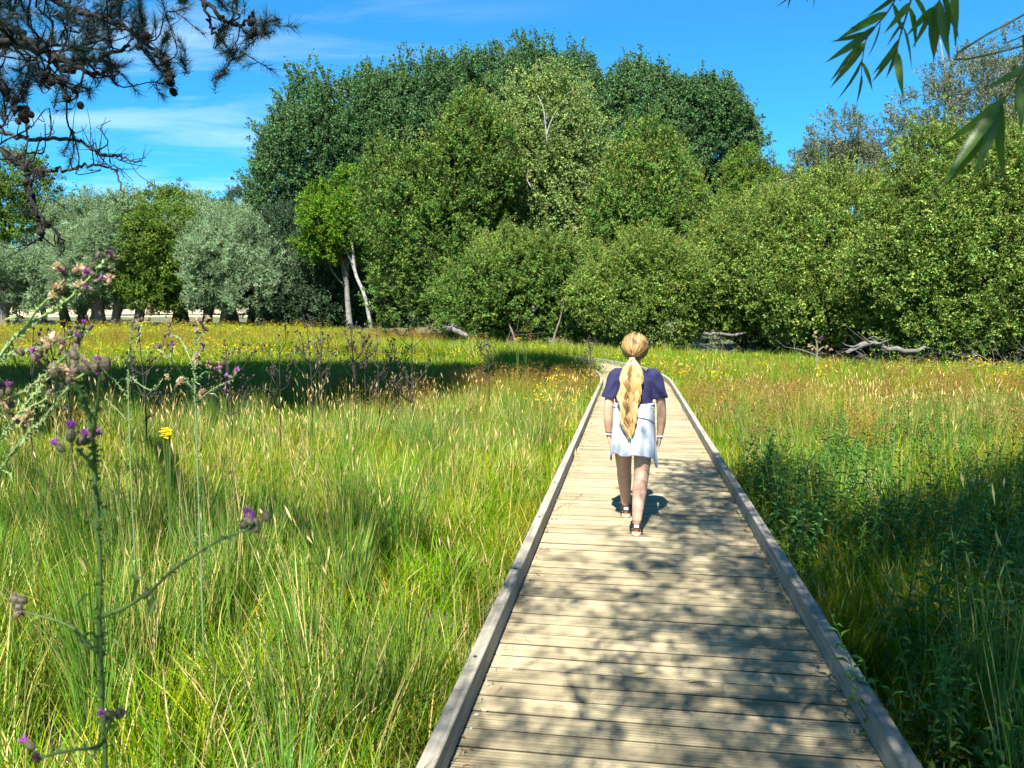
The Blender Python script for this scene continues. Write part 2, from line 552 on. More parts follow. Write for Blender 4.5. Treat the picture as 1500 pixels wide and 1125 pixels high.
M_kerb = wood_mat('weathered_kerb_timber', (0.17, 0.15, 0.12), (0.36, 0.33, 0.26))
M_attr = plain_mat('matte_tinted', (1, 1, 1), rough=0.8, attr=True, noise=0.12)

# ground: damp peaty earth and stubble
def ground_material():
    m, n, l, out = new_mat('earth_and_stubble')
    tc = n.new('ShaderNodeTexCoord')
    nz = N(n, 'ShaderNodeTexNoise', i_Scale=1.3, i_Detail=9.0, i_Roughness=0.7)
    l.new(tc.outputs['Object'], nz.inputs['Vector'])
    r1 = ramp(n, [(0.35, (0.045, 0.055, 0.018)), (0.7, (0.12, 0.12, 0.045))])
    r2 = ramp(n, [(0.35, (0.40, 0.30, 0.17)), (0.7, (0.60, 0.48, 0.29))])
    l.new(nz.outputs[0], r1.inputs[0]); l.new(nz.outputs[0], r2.inputs[0])
    sp = n.new('ShaderNodeSeparateXYZ'); l.new(tc.outputs['Object'], sp.inputs[0])
    ed = N(n, 'ShaderNodeMath', operation='MULTIPLY_ADD', i_1=6.0)
    l.new(nz.outputs[0], ed.inputs[0]); l.new(sp.outputs[1], ed.inputs[2])
    mr = N(n, 'ShaderNodeMapRange', i_1=84.0, i_2=89.0); l.new(ed.outputs[0], mr.inputs[0])
    mx = N(n, 'ShaderNodeMix', data_type='RGBA'); l.new(mr.outputs[0], mx.inputs[0])
    l.new(r1.outputs[0], mx.inputs[6]); l.new(r2.outputs[0], mx.inputs[7])
    b = n.new('ShaderNodeBsdfPrincipled'); b.inputs['Roughness'].default_value = 0.95
    l.new(mx.outputs[2], b.inputs['Base Color'])
    bp = N(n, 'ShaderNodeBump', i_Strength=0.6, i_Distance=0.05); l.new(nz.outputs[0], bp.inputs['Height'])
    l.new(bp.outputs[0], b.inputs['Normal'])
    l.new(b.outputs[0], out.inputs['Surface'])
    return m
M_ground = ground_material()

# ----------------------------------------------------------------------------- ground
def grid_lines(a, b, fine, far):
    g = list(np.arange(a, b + 1e-6, fine)); s = fine
    lo, hi = a, b
    while hi < far:
        s *= 1.35; hi += s; lo -= s
        g.append(hi); g.insert(0, lo)
    return np.array(g)
gx, gy = grid_lines(-25, 25, 1.0, 900), grid_lines(-12, 70, 1.0, 900)
X, Y = np.meshgrid(gx, gy)
V = np.stack([X, Y, ground_z(X, Y)], -1).reshape(-1, 3)
nx = len(gx)
Fg = [(j * nx + i, j * nx + i + 1, (j + 1) * nx + i + 1, (j + 1) * nx + i) for j in range(len(gy) - 1) for i in range(nx - 1)]
mb = MB(); mb.add(V, Fg)
tag(mb.build('ground', M_ground, smooth=True), 'meadow earth rising gently to pale stubble beyond the willows', kind='structure')

# ----------------------------------------------------------------------------- boardwalk path geometry
BW_A = math.atan(0.153)
def path_points():
    """centre line of the boardwalk: straight, then bending to the left"""
    ds, pts, hd = 0.02, [], []
    y0 = -1.6
    p = np.array([0.517 + 0.153 * (y0 - 2.42), y0]); s = 0.0; h = BW_A
    while len(pts) < 2300:
        pts.append(p.copy()); hd.append(h)
        if p[1] > 17.6:
            h -= ds / 23.0 if p[1] < 27 else ds / 8.0
        h = max(h, -1.2)
        p = p + ds * np.array([math.sin(h), math.cos(h)])
    return np.array(pts), np.array(hd)
BW_P, BW_H = path_points()
BW_DS, BW_HALF = 0.02, 0.765                   # deck half width inside the kerbs
BW_RISE = 0.0


def bw_dist(x, y):
    """distance from the boardwalk centre line"""
    q = BW_P[::25]
    d = np.full(len(np.atleast_1d(x)), 1e9)
    for a in q:
        d = np.minimum(d, np.hypot(x - a[0], y - a[1]))
    return d


bw = empty('boardwalk', (BW_P[80][0], BW_P[80][1], 0), 'weathered timber boardwalk of grooved planks with raised edge kerbs curving away through the meadow')
bw['kind'] = 'structure'
bw_inv = Matrix.Translation(-bw.location)


def to_bw(o):
    o.parent = bw
    o.matrix_parent_inverse = bw_inv
    return o


plank_meshes = []
for k in range(6):
    mb = MB()
    w = 0.0629 + 0.0007 * random.uniform(-1, 1)
    V, L = [], BW_HALF + 0.03 + random.uniform(-0.006, 0.006)
    # four stations along the plank so each one bows and wanders a little
    prof = [(-w, -0.028), (-w, -0.005), (-w + 0.0016, 0.0), (w - 0.0016, 0.0), (w, -0.005), (w, -0.028)]
    rings = []
    for t in (-1, -0.4, 0.35, 1):
        dz = random.uniform(-0.002, 0.0015); dy = random.uniform(-0.0015, 0.0015)
        rings.append([(t * L, a + dy, b + dz) for a, b in prof])
    add_loft(mb, rings)
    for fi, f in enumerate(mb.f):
        if len(f) == 4 and fi % 6 in (0, 1, 3, 4, 5): mb.m[fi] = 1        # long edges and underside, in the darker edge material
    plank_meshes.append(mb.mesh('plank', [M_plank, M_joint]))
PITCHW = 0.132
i_step = PITCHW / BW_DS
k = 0
while True:
    i = int(round(40 + k * i_step))
    if i >= len(BW_P) - 120 or k >= 290: break
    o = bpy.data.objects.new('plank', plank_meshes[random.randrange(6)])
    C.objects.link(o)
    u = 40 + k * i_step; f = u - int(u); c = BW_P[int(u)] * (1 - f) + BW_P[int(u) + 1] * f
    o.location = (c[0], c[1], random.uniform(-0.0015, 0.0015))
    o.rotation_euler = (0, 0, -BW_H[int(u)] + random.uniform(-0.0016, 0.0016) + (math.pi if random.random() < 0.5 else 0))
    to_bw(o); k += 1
BW_END = i

# kerb beams: sections butt jointed, on short packers
def kerb_mesh(L):
    mb = MB()
    add_box(mb, (0, 0, 0.055), (L / 2 - 0.0025, 0.031, 0.055), bev=0.004)
    return mb.mesh('edge_beam', M_kerb)
for side in (-1, 1):
    i = 10 if side < 0 else 62
    while i < BW_END:
        straight = BW_P[i][1] < 15.8
        L = 3.6 if straight else 1.2
        j = min(i + int(L / BW_DS), len(BW_P) - 1)
        def edge(q):
            h = BW_H[q]
            return BW_P[q] + side * (BW_HALF + 0.033) * np.array([math.cos(h), -math.sin(h)])
        a, b = edge(i), edge(j)
        c = (a + b) / 2; dd = b - a
        o = bpy.data.objects.new('edge_beam', kerb_mesh(np.linalg.norm(dd)))
        C.objects.link(o)
        o.location = (c[0], c[1], 0.006 + random.uniform(0, 0.003))
        o.rotation_euler = (0, 0, math.atan2(dd[1], dd[0]))
        to_bw(o)
        i = j
# bolt holes in the kerb tops, bearers below
mb = MB()
for side in (-1, 1):
    for i in range(60, BW_END, 60):
        h = BW_H[i]
        e = BW_P[i] + side * (BW_HALF + 0.033) * np.array([math.cos(h), -math.sin(h)])
        add_tube(mb, [(e[0], e[1], 0.10), (e[0], e[1], 0.1205)], 0.009, seg=8, col=(0.02, 0.018, 0.015))
o = to_bw(mb.build('coach_bolt', M_attr)); o['kind'] = 'stuff'
mb = MB()
for off in (-0.62, 0.0, 0.62):
    pts = []
    for i in range(0, BW_END, 20):
        h = BW_H[i]; e = BW_P[i] + off * np.array([math.cos(h), -math.sin(h)])
        pts.append((e[0], e[1], -0.09))
    add_tube(mb, pts, 0.05, seg=4, col=(0.12, 0.10, 0.07))
to_bw(mb.build('bearer', M_attr))

# ----------------------------------------------------------------------------- sprig prototypes (shape data for crowns)
def leaf_quad(mb, base, d, side, L, W, col, fold=0.25):
    """one small leaf: two triangles folded on the midrib"""
    d = d / (np.linalg.norm(d) + 1e-9)
    s = side - d * np.dot(side, d); s /= np.linalg.norm(s) + 1e-9
    nrm = np.cross(d, s)
    a = base; t = base + d * L; m = base + d * L * 0.45
    mb.add([a, m + s * W * 0.5 + nrm * W * fold, t, m - s * W * 0.5 + nrm * W * fold], [(0, 1, 2), (0, 2, 3)], 0, col)


def rdir():
    v = np.random.default_rng(random.randrange(1 << 30)).normal(size=3)
    return v / np.linalg.norm(v)


def make_sprig(name, n, length, spread, L, W, base_col, var=0.25, droop=0.0, flat=0.0, angle=0.7, tipcol=None, twigs=5, twig_col=(0.10, 0.08, 0.05), mat=None, stem_r=0.006, pale=0.0):
    mb = MB()
    axis = smooth_line([(0, 0, 0), (random.uniform(-.1, .1) * length, random.uniform(-.1, .1) * length, length * 0.55),
                        (random.uniform(-.2, .2) * length, random.uniform(-.2, .2) * length, length * (1 - 0.2 * droop))], 6)
    add_tube(mb, axis, [stem_r, stem_r * 0.3], seg=3, col=twig_col, cap=False)
    lines = [axis]
    for k in range(twigs):
        f = random.uniform(0.1, 0.8); a = random.uniform(0, 2 * math.pi)
        b = axis[int(f * 5)]
        out = np.array([math.cos(a), math.sin(a) * (1 - flat), 0])
        e = b + out * spread * random.uniform(0.6, 1.1) * (1.1 - 0.6 * f) + np.array([0, 0, length * random.uniform(0.15, 0.4) * (1 - droop * 1.6)])
        ln = smooth_line([b, (b + e) / 2 + np.array([0, 0, 0.05 * length * (1 + droop)]), e], 4)
        add_tube(mb, ln, [stem_r * 0.6, stem_r * 0.25], seg=3, col=twig_col, cap=False)
        lines.append(ln)
    wts = [1.5] + [1.0] * twigs
    for k in range(n):
        ln = random.choices(lines, wts)[0]
        f = random.random() ** 0.8
        i = f * (len(ln) - 1); i0 = min(int(i), len(ln) - 2)
        p = ln[i0] + (ln[i0 + 1] - ln[i0]) * (i - i0)
        t = ln[i0 + 1] - ln[i0]; t = t / np.linalg.norm(t)
        r = rdir(); r[1] *= (1 - 0.6 * flat)
        d = t * (1 - angle) + r * angle + np.array([0, 0, -droop * 0.9])
        c = np.array(base_col) * (1 + var * random.uniform(-1, 1))
        c = c * np.array([1 + 0.15 * random.uniform(-1, 1), 1, 1 + 0.15 * random.uniform(-1, 1)])
        if tipcol is not None and f > 0.72: c = np.array(tipcol) * (1 + var * random.uniform(-1, 1))
        if pale and random.random() < pale: c = c * 1.3 + 0.012
        sz = random.uniform(0.45, 1.2)
        leaf_quad(mb, p, d, rdir(), L * sz, W * sz, np.clip(c, 0, 1))
    return proto(name, mb, mat or M_tree)


S_poplar = [make_sprig('poplar_sprig', 44, 1.0, 0.36, 0.165, 0.14, (0.070, 0.128, 0.052), pale=0.2, angle=0.75, twigs=6) for _ in range(4)]
S_sallow = [make_sprig('sallow_sprig', 56, 0.9, 0.22, 0.105, 0.054, (0.090, 0.162, 0.034), tipcol=(0.170, 0.225, 0.060), pale=0.06, angle=0.6, twigs=5) for _ in range(4)]
S_sallowg = [make_sprig('sallow_sprig', 56, 0.85, 0.26, 0.11, 0.06, (0.058, 0.120, 0.028), tipcol=(0.130, 0.190, 0.045), pale=0.06, angle=0.7, twigs=6) for _ in range(4)]
S_birch = [make_sprig('birch_sprig', 60, 1.2, 0.26, 0.10, 0.078, (0.178, 0.235, 0.080), droop=0.35, angle=0.6, twigs=6, pale=0.06) for _ in range(4)]
S_silver = [make_sprig('silver_sprig', 70, 1.0, 0.36, 0.18, 0.042, (0.172, 0.238, 0.134), droop=0.1, angle=0.6, twigs=6, pale=0.25) for _ in range(4)]
S_lime = [make_sprig('maple_sprig', 55, 0.9, 0.45, 0.15, 0.13, (0.095, 0.170, 0.024), flat=0.2, angle=0.75) for _ in range(3)]
S_green = [make_sprig('oak_sprig', 60, 0.9, 0.42, 0.13, 0.085, (0.082, 0.142, 0.028), angle=0.75, tipcol=(0.12, 0.175, 0.035)) for _ in range(3)]
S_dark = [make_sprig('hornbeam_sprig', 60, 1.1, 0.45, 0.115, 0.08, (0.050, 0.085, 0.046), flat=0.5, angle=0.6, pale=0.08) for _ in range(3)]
S_dry = [make_sprig('grey_leaf_sprig', 46, 1.0, 0.35, 0.11, 0.075, (0.115, 0.135, 0.080), pale=0.18, angle=0.7) for _ in range(3)]


S_shoot = [make_sprig('sallow_shoot', 46, 1.3, 0.06, 0.085, 0.04, (0.120, 0.175, 0.032), tipcol=(0.215, 0.250, 0.070), angle=0.5, twigs=2, pale=0.06) for _ in range(3)]
S_plume = [make_sprig('poplar_plume', 50, 1.5, 0.16, 0.15, 0.12, (0.074, 0.132, 0.054), angle=0.7, twigs=4, pale=0.15) for _ in range(3)]


def crown_points(env, nsprig, sub_n, sub_r, up, seed, tips=0.12, inner=0.12, zmin=None, sub_z=1.0):
    """env: ellipsoids (centre, radii). Returns sprig points and growth directions over clumps spread through the envelope"""
    r_ = np.random.default_rng(seed)
    subs, subr = [], []
    vols = np.array([e[1][0] * e[1][2] for e in env])
    for (c, r), m in zip(env, np.maximum(3, (sub_n * vols / vols.sum()).round().astype(int))):
        for _ in range(m):
            u = r_.normal(size=3); u /= np.linalg.norm(u)
            if u[1] > 0.3 and r_.random() < 0.6: u[1] = -u[1]             # the far side carries fewer clumps
            k = r_.uniform(0.5, 0.84)
            subs.append(np.asarray(c) + u * np.asarray(r) * k)
            s = sub_r * r_.choice([0.5, 0.75, 1.0, 1.35])
            subr.append(s * np.array([1, 1, sub_z * r_.uniform(0.75, 1.2)]))
    subs, subr = np.array(subs), np.array(subr)
    w = subr[:, 0] ** 2; w /= w.sum()
    need, P_, D_ = nsprig, [], []
    centre = np.mean([e[0] for e in env], axis=0)
    while need > 0:
        m = int(need * 2.2) + 50
        j = r_.choice(len(subs), m, p=w)
        u = r_.normal(size=(m, 3)); u /= np.linalg.norm(u, axis=1)[:, None]
        rad = np.where(r_.random(m) < inner, r_.uniform(0.2, 0.8, m), r_.uniform(0.8, 1.08, m))
        rad = np.where(r_.random(m) < tips, r_.uniform(1.05, 1.5, m), rad)
        p = subs[j] + u * subr[j] * rad[:, None]
        q = (p[:, None, :] - subs[None]) / subr[None]
        dd = np.sqrt((q ** 2).sum(-1)); dd[np.arange(m), j] = 9
        ok = (dd.min(1) > 0.78) | (r_.random(m) < 0.08)
        ok &= (u[:, 1] < 0.45) | (r_.random(m) < 0.35)
        if zmin is not None: ok &= p[:, 2] > zmin
        p, u = p[ok], u[ok]
        o = p - centre; o /= np.linalg.norm(o, axis=1)[:, None] + 1e-6
        d = u * 0.55 + o * 0.45 + np.array([0, 0, up]) + 0.25 * r_.normal(size=p.shape)
        P_.append(p); D_.append(d); need -= len(p)
    return np.concatenate(P_)[:nsprig], np.concatenate(D_)[:nsprig], subs


def add_limb(mb, a, b, r0, r1, wob=0.08, sag=0.0, seg=6, n=7, col=None):
    a, b = np.asarray(a, float), np.asarray(b, float)
    L = np.linalg.norm(b - a)
    mid1 = a + (b - a) * 0.35 + rng.normal(size=3) * L * wob * 0.6 + np.array([0, 0, L * sag])
    mid2 = a + (b - a) * 0.7 + rng.normal(size=3) * L * wob * 0.6 + np.array([0, 0, L * sag])
    ln = smooth_line([a, mid1, mid2, b], n)
    add_tube(mb, ln, np.linspace(r0, r1, n), seg=seg, col=col, rough=0.12)
    return ln


TREE_SEED = [100]
def tree(name, label, d, env_px, sprigs, n, size, trunk_px, up=0.3, sub_n=40, sub_r=1.6, depth=0.85, bark=None, group=None, cat='tree',
         trunk_r=0.25, limbs=8, stems=1, lean=None, zmin_px=None, tips=0.12, inner=0.12, sizevar=0.3, sub_z=1.0):
    """env_px: crown ellipses (x, y, rx, ry[, depth offset]) as they stand at distance d; built as solid crowns in metres"""
    TREE_SEED[0] += 1
    sd = TREE_SEED[0]
    k = d / F_PX
    env = []
    for e in env_px:
        off = e[4] if len(e) > 4 else 0.0
        dd = d + off
        c = P(e[0], e[1], dd)
        rx, rz = e[2] * dd / F_PX, e[3] * dd / F_PX
        env.append((c, np.array([rx, min(rx, rz * 1.3) * depth, rz])))
    b = P(trunk_px[0], trunk_px[1], d)
    base = np.array([b[0], d, float(ground_z(b[0], d))])
    root = empty(name, base, label, cat, group)
    zmin = None if zmin_px is None else P(750, zmin_px, d)[2]
    pts, dirs, subs = crown_points(env, n, sub_n, sub_r, up, sd, tips=tips, inner=inner, zmin=zmin, sub_z=sub_z)
    r_ = np.random.default_rng(sd + 5000)
    q = q_align(dirs, r_.uniform(0, 6.28, len(pts)))
    s = size * (1 + sizevar * r_.uniform(-1, 1, len(pts)))
    top = max(e[0][2] + e[1][2] * 0.7 for e in env)
    mb = MB()
    ctr = np.mean([e[0] for e in env], axis=0)
    starts = []
    for st in range(stems):
        off = np.array([0, 0, 0.0]) if stems == 1 else np.append(r_.normal(size=2) * 0.35 * (1 + 0.15 * stems), 0)
        tgt = np.array([ctr[0], ctr[1], top - base[2]]) - np.array([base[0], base[1], 0]) if stems == 1 else (subs[r_.integers(len(subs))] * 0.5 + ctr * 0.5 + np.array([0, 0.8, 0]) - base)
        if lean is not None and stems == 1: tgt = np.array([*lean, top - base[2]])
        ln = smooth_line([off + (0, 0, -0.15), off * 1.1 + tgt * 0.25 * np.array([0.6, 0.6, 1]) + r_.normal(size=3) * 0.04 * trunk_r * 10,
                          off * 1.1 + tgt * 0.6 + r_.normal(size=3) * 0.08 * trunk_r * 10, off + tgt], 12)
        rr = np.array([1.35, 1.0, 0.93, 0.86, 0.79, 0.72, 0.64, 0.55, 0.45, 0.35, 0.25, 0.12]) * trunk_r * (1 if stems == 1 else r_.uniform(0.6, 1.0))
        add_tube(mb, ln, rr, seg=9 if stems == 1 else 6, rough=0.1)
        starts.append(ln)
    mb.build('trunk', bark or M_bark, root, smooth=True)
    if limbs:
        mb = MB()
        for t in r_.choice(len(subs), min(limbs, len(subs)), replace=False):
            ln = starts[r_.integers(len(starts))]
            tgt = subs[t] - base
            zz = np.clip(tgt[2] * 0.55, ln[2][2], ln[8][2])
            a = ln[int(np.argmin(np.abs(ln[:, 2] - zz)))]
            add_limb(mb, a, tgt, trunk_r * 0.38, trunk_r * 0.08, sag=0.03)
        o = mb.build('limbs', bark or M_bark, root, smooth=True)
    idx = r_.integers(0, len(sprigs), len(pts))
    extra = S_plume if sprigs is S_poplar else (S_shoot if sprigs in (S_sallow, S_sallowg) else None)
    if extra is not None:
        zr = np.clip((pts[:, 2] - ctr[2]) / (top - ctr[2] + 1e-6), -1, 1)
        m = (dirs[:, 2] > 0.45) & (r_.random(len(pts)) < np.clip(0.10 + 0.34 * zr, 0.02, 0.5))
        o = pts[m] - ctr; o[:, 2] = 0; o /= np.linalg.norm(o, axis=1)[:, None] + 1e-6
        dx = np.array([0, 0, 1.0]) + o * 0.28 + r_.normal(size=o.shape) * 0.16
        pts = np.concatenate([pts, pts[m] + np.array([0, 0, .1])]); q = np.concatenate([q, q_align(dx, r_.uniform(0, 6.28, len(dx)))])
        s = np.concatenate([s, size * r_.uniform(0.6, 1.25, len(dx))]); idx = np.concatenate([idx, len(sprigs) + r_.integers(0, len(extra), len(dx))])
    scatter('crown', sprigs + (extra or []), pts - base, q, s, idx, parent=root)
    return root


# ---- the tall grey poplars of the middle distance
G = 'tall grey poplars standing together behind the sallows'
tree('poplar_tree', 'tall dark poplar at the left end of the poplar stand, crown reaching out over sky', 74,
     [(482, 240, 86, 92), (450, 262, 66, 62), (528, 208, 66, 76)], S_poplar, 5600, 1.05, (512, 470), up=0.7, sub_n=70, sub_r=1.5, sub_z=1.5, bark=M_pale, group=G, trunk_r=0.42, lean=(1.5, 1.0), tips=0.28)
tree('poplar_tree', 'poplar of the stand rising behind the small lime green maple', 78,
     [(600, 206, 78, 76), (590, 268, 75, 80), (640, 186, 60, 62)], S_poplar, 4900, 1.1, (572, 470), up=0.7, sub_n=64, sub_r=1.5, sub_z=1.5, bark=M_pale, group=G, trunk_r=0.4, tips=0.28)
tree('poplar_tree', 'poplar of the stand showing above the cone of the wide green sallow', 82,
     [(700, 178, 80, 76), (690, 258, 80, 80)], S_poplar, 4200, 1.15, (626, 470), up=0.7, sub_n=56, sub_r=1.6, sub_z=1.5, bark=M_pale, group=G, trunk_r=0.4, tips=0.28)
tree('poplar_tree', 'tallest poplar of the stand, its peaked top behind the birch', 80,
     [(790, 188, 86, 78), (850, 176, 50, 62), (800, 260, 80, 80)], S_poplar, 4700, 1.1, (780, 470), up=0.8, sub_n=66, sub_r=1.45, sub_z=1.6, bark=M_pale, group=G, trunk_r=0.45, tips=0.28)
tree('poplar_tree', 'poplar of the stand just right of the birch with pale stem showing', 76,
     [(915, 206, 76, 80), (900, 258, 70, 70), (955, 190, 50, 62)], S_poplar, 4500, 1.08, (918, 470), up=0.7, sub_n=66, sub_r=1.4, sub_z=1.5, bark=M_pale, group=G, trunk_r=0.4, tips=0.28)
tree('poplar_tree', 'poplar at the right end of the stand with feathery layered outer branches', 75,
     [(1010, 208, 66, 74), (1052, 206, 46, 58), (1030, 266, 54, 48)], S_poplar, 4200, 1.05, (1000, 470), up=0.45, sub_n=64, sub_r=1.25, sub_z=1.1, bark=M_pale, group=G, trunk_r=0.38, tips=0.25)

# ---- silvery pollard willows along the far side of the meadow
G = 'silvery pollard willows along the far edge of the meadow'
for (lab, d, env, tx, n, sp) in [
    ('grey green pollard willow nearest the left edge of the row', 60, [(95, 375, 72, 72), (75, 405, 66, 48)], (98, 471), 1900, S_silver),
    ('broad silvery pollard willow with several thick dark trunks below', 58, [(160, 368, 74, 74), (165, 405, 76, 50)], (150, 472), 2300, S_silver),
    ('yellow green tree among the grey pollard willows', 57, [(228, 370, 58, 74), (240, 408, 64, 48)], (200, 472), 1900, S_green),
    ('grey pollard willow between the yellow green tree and the palest willow', 60, [(290, 378, 58, 68), (300, 408, 60, 48)], (258, 471), 1500, S_silver),
    ('palest silver pollard willow at the right end of the row', 56, [(352, 385, 70, 68), (370, 408, 64, 50)], (327, 472), 2200, S_silver)]:
    tree('willow_tree', lab, d, env, sp, n, 0.95, tx, up=0.25, sub_n=34, sub_r=1.0, group=G, trunk_r=0.38, limbs=10, zmin_px=447)
# more pollard boles seen under the crowns
G2 = 'dark boles of pollards standing in the shade under the silvery willows'
bole_lab = {5: 'bole at the very left edge under the oak', 66: 'lone bole left of the row in sun gap', 122: 'thick bole under the broad willow', 136: 'bole leaning beside the thick bole',
            168: 'pair of boles under the broad willow', 274: 'slim bole between the gaps of stubble', 303: 'leaning bole under the palest willow', 345: 'slim bole right of the leaning bole', 366: 'last bole before the dark hornbeam'}
for px, lab in bole_lab.items():
    d = 57 + (px * 7 % 5)
    b = P(px, 470, d); z0 = float(ground_z(b[0], d))
    root = empty('pollard_willow', (b[0], d, z0), 'dark pollard willow ' + lab, 'tree', G2)
    mb = MB(); r = random.uniform(0.22, 0.42)
    lx = random.uniform(-0.5, 0.5)
    add_tube(mb, smooth_line([(0, 0, -0.2), (lx * 0.4, 0, 0.9), (lx, 0.1, 2.1)], 7), [r * 1.3, r, r * 0.85, r * 0.9, r * 1.15], seg=9, rough=0.25)
    for a in range(5):
        an = a * 1.26 + random.random()
        add_limb(mb, (lx, 0.1, 2.0), (lx + math.cos(an) * 1.3, 0.1 + math.sin(an) * 1.0, 3.9 + random.random()), r * 0.4, r * 0.12)
    mb.build('trunk', M_bark, root, smooth=True)
    pts, dirs, _ = crown_points([(np.array([lx, 0.2, 4.0]), np.array([1.7, 1.5, 1.35]))], 260, 9, 0.75, 0.1, 900 + px)
    scatter('crown', S_silver, pts, q_align(dirs, rng.uniform(0, 6, len(pts))), rng.uniform(0.7, 1.1, len(pts)), parent=root)

# ---- trees behind the pollards and at the left edge
tree('oak_tree', 'yellow green oak at the left edge of the picture', 62, [(8, 360, 52, 92), (30, 300, 40, 45), (-40, 380, 60, 90)], S_green, 2600, 1.05, (-8, 470), up=0.2, sub_n=40, sub_r=1.3, trunk_r=0.45, group='broadleaf trees behind the pollards')
tree('oak_tree', 'sunlit yellow green tree top rising behind the broad silver willow', 88, [(225, 345, 62, 52), (262, 332, 38, 36), (130, 345, 62, 40)], S_green, 2300, 1.35, (220, 465), up=0.3, sub_n=34, sub_r=1.6, trunk_r=0.4, group='broadleaf trees behind the pollards')
tree('oak_tree', 'rounded green oak behind the palest pollard willow', 96, [(330, 345, 66, 54), (375, 355, 42, 44)], S_green, 2200, 1.4, (340, 462), up=0.25, sub_n=34, sub_r=1.8, trunk_r=0.45, group='broadleaf trees behind the pollards')
tree('cedar_tree', 'flat topped dark pine crown peeping over the rounded oak against sky', 120, [(368, 308, 34, 20), (385, 325, 26, 22)], S_dark, 900, 1.5, (372, 458), up=0.1, sub_n=16, sub_r=1.7, trunk_r=0.4, cat='tree')
tree('hornbeam_tree', 'dark green hornbeam with layered sprays beside the pale trunks', 58, [(440, 395, 58, 70), (490, 400, 52, 62), (450, 440, 66, 30), (410, 420, 30, 40)], S_dark, 3300, 1.05, (455, 471), up=0.0, sub_n=44, sub_r=1.15, trunk_r=0.3)
tree('maple_tree', 'small lime green maple in front of the dark poplar on two pale stems', 54, [(488, 325, 44, 44), (470, 305, 26, 34), (512, 300, 28, 38), (545, 335, 20, 20), (452, 348, 20, 22), (505, 275, 16, 18), (525, 360, 20, 18), (480, 365, 26, 16)], S_lime, 1050, 0.8, (513, 471), up=0.3, sub_n=40, sub_r=0.6, bark=M_pale, trunk_r=0.22, lean=(-0.1, 0.3))

for i, (px, w) in enumerate([(-120, 120), (60, 130), (230, 120), (400, 130)]):
    tree('hedge', ['westernmost length', 'second length', 'third length', 'last length'][i] + ' of far dark hedge beyond the stubble field, seen between willow boles', 150,
         [(px, 446, w, 15), (px + 40, 440, w * .6, 16)], S_dark, 800, 1.8, (px, 452), up=0.1, sub_n=30, sub_r=1.6, cat='hedge', trunk_r=0.1, stems=3, limbs=0, group='far hedge beyond the stubble field')

# pale leaning stem
b = P(545, 471, 52); z0 = float(ground_z(b[0], 52))
root = empty('birch_tree', (b[0], 52, z0), 'thin white birch stem leaning left in front of the dark wood', 'tree')
mb = MB(); s_ = 52 / F_PX
add_tube(mb, smooth_line([(0, 0, -0.1), (-10 * s_, 0, 52 * s_), (-24 * s_, 0.2, 86 * s_), (-28 * s_, 0.3, 124 * s_), (-34 * s_, 0.3, 160 * s_)], 14), [0.13, 0.12, 0.10, 0.06], seg=8, rough=0.08)
add_tube(mb, smooth_line([(-23 * s_, 0.2, 84 * s_), (-34 * s_, 0.4, 112 * s_), (-44 * s_, 0.6, 128 * s_)], 8), [0.10, 0.05], seg=7)
mb.build('trunk', M_birch, root, smooth=True)
pts, dirs, _ = crown_points([(np.array([-34 * s_, 0.4, 165 * s_]), np.array([1.5, 1.2, 1.3]))], 260, 9, 0.6, 0.2, 77)
scatter('crown', S_lime, pts, q_align(dirs, rng.uniform(0, 6, len(pts))), rng.uniform(0.6, 0.9, len(pts)), parent=root)

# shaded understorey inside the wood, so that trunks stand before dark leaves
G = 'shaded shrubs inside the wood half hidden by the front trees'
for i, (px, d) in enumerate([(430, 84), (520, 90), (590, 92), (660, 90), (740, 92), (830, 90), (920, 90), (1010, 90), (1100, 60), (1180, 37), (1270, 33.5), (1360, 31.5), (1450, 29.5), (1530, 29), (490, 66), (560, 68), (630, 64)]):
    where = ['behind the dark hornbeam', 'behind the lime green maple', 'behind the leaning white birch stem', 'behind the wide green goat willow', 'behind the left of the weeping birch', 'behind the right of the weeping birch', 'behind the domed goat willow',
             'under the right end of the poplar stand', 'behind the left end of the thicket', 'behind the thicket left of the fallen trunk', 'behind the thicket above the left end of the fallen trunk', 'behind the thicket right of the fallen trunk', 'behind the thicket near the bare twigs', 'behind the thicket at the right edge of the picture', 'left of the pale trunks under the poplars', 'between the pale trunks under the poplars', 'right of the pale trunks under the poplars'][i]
    tree('understorey_shrub', 'dark shaded shrub ' + where, d, [(px, (468 if px > 1150 else 440), 66, 44), (px + 30, (430 if px > 1150 else 395), 52, 40)], S_dark, 900, 1.7 * d / 90 + .15, (px, 468), up=0.1, sub_n=20, sub_r=1.8 * d / 90, group=G, cat='shrub', trunk_r=0.12, stems=1, limbs=0)

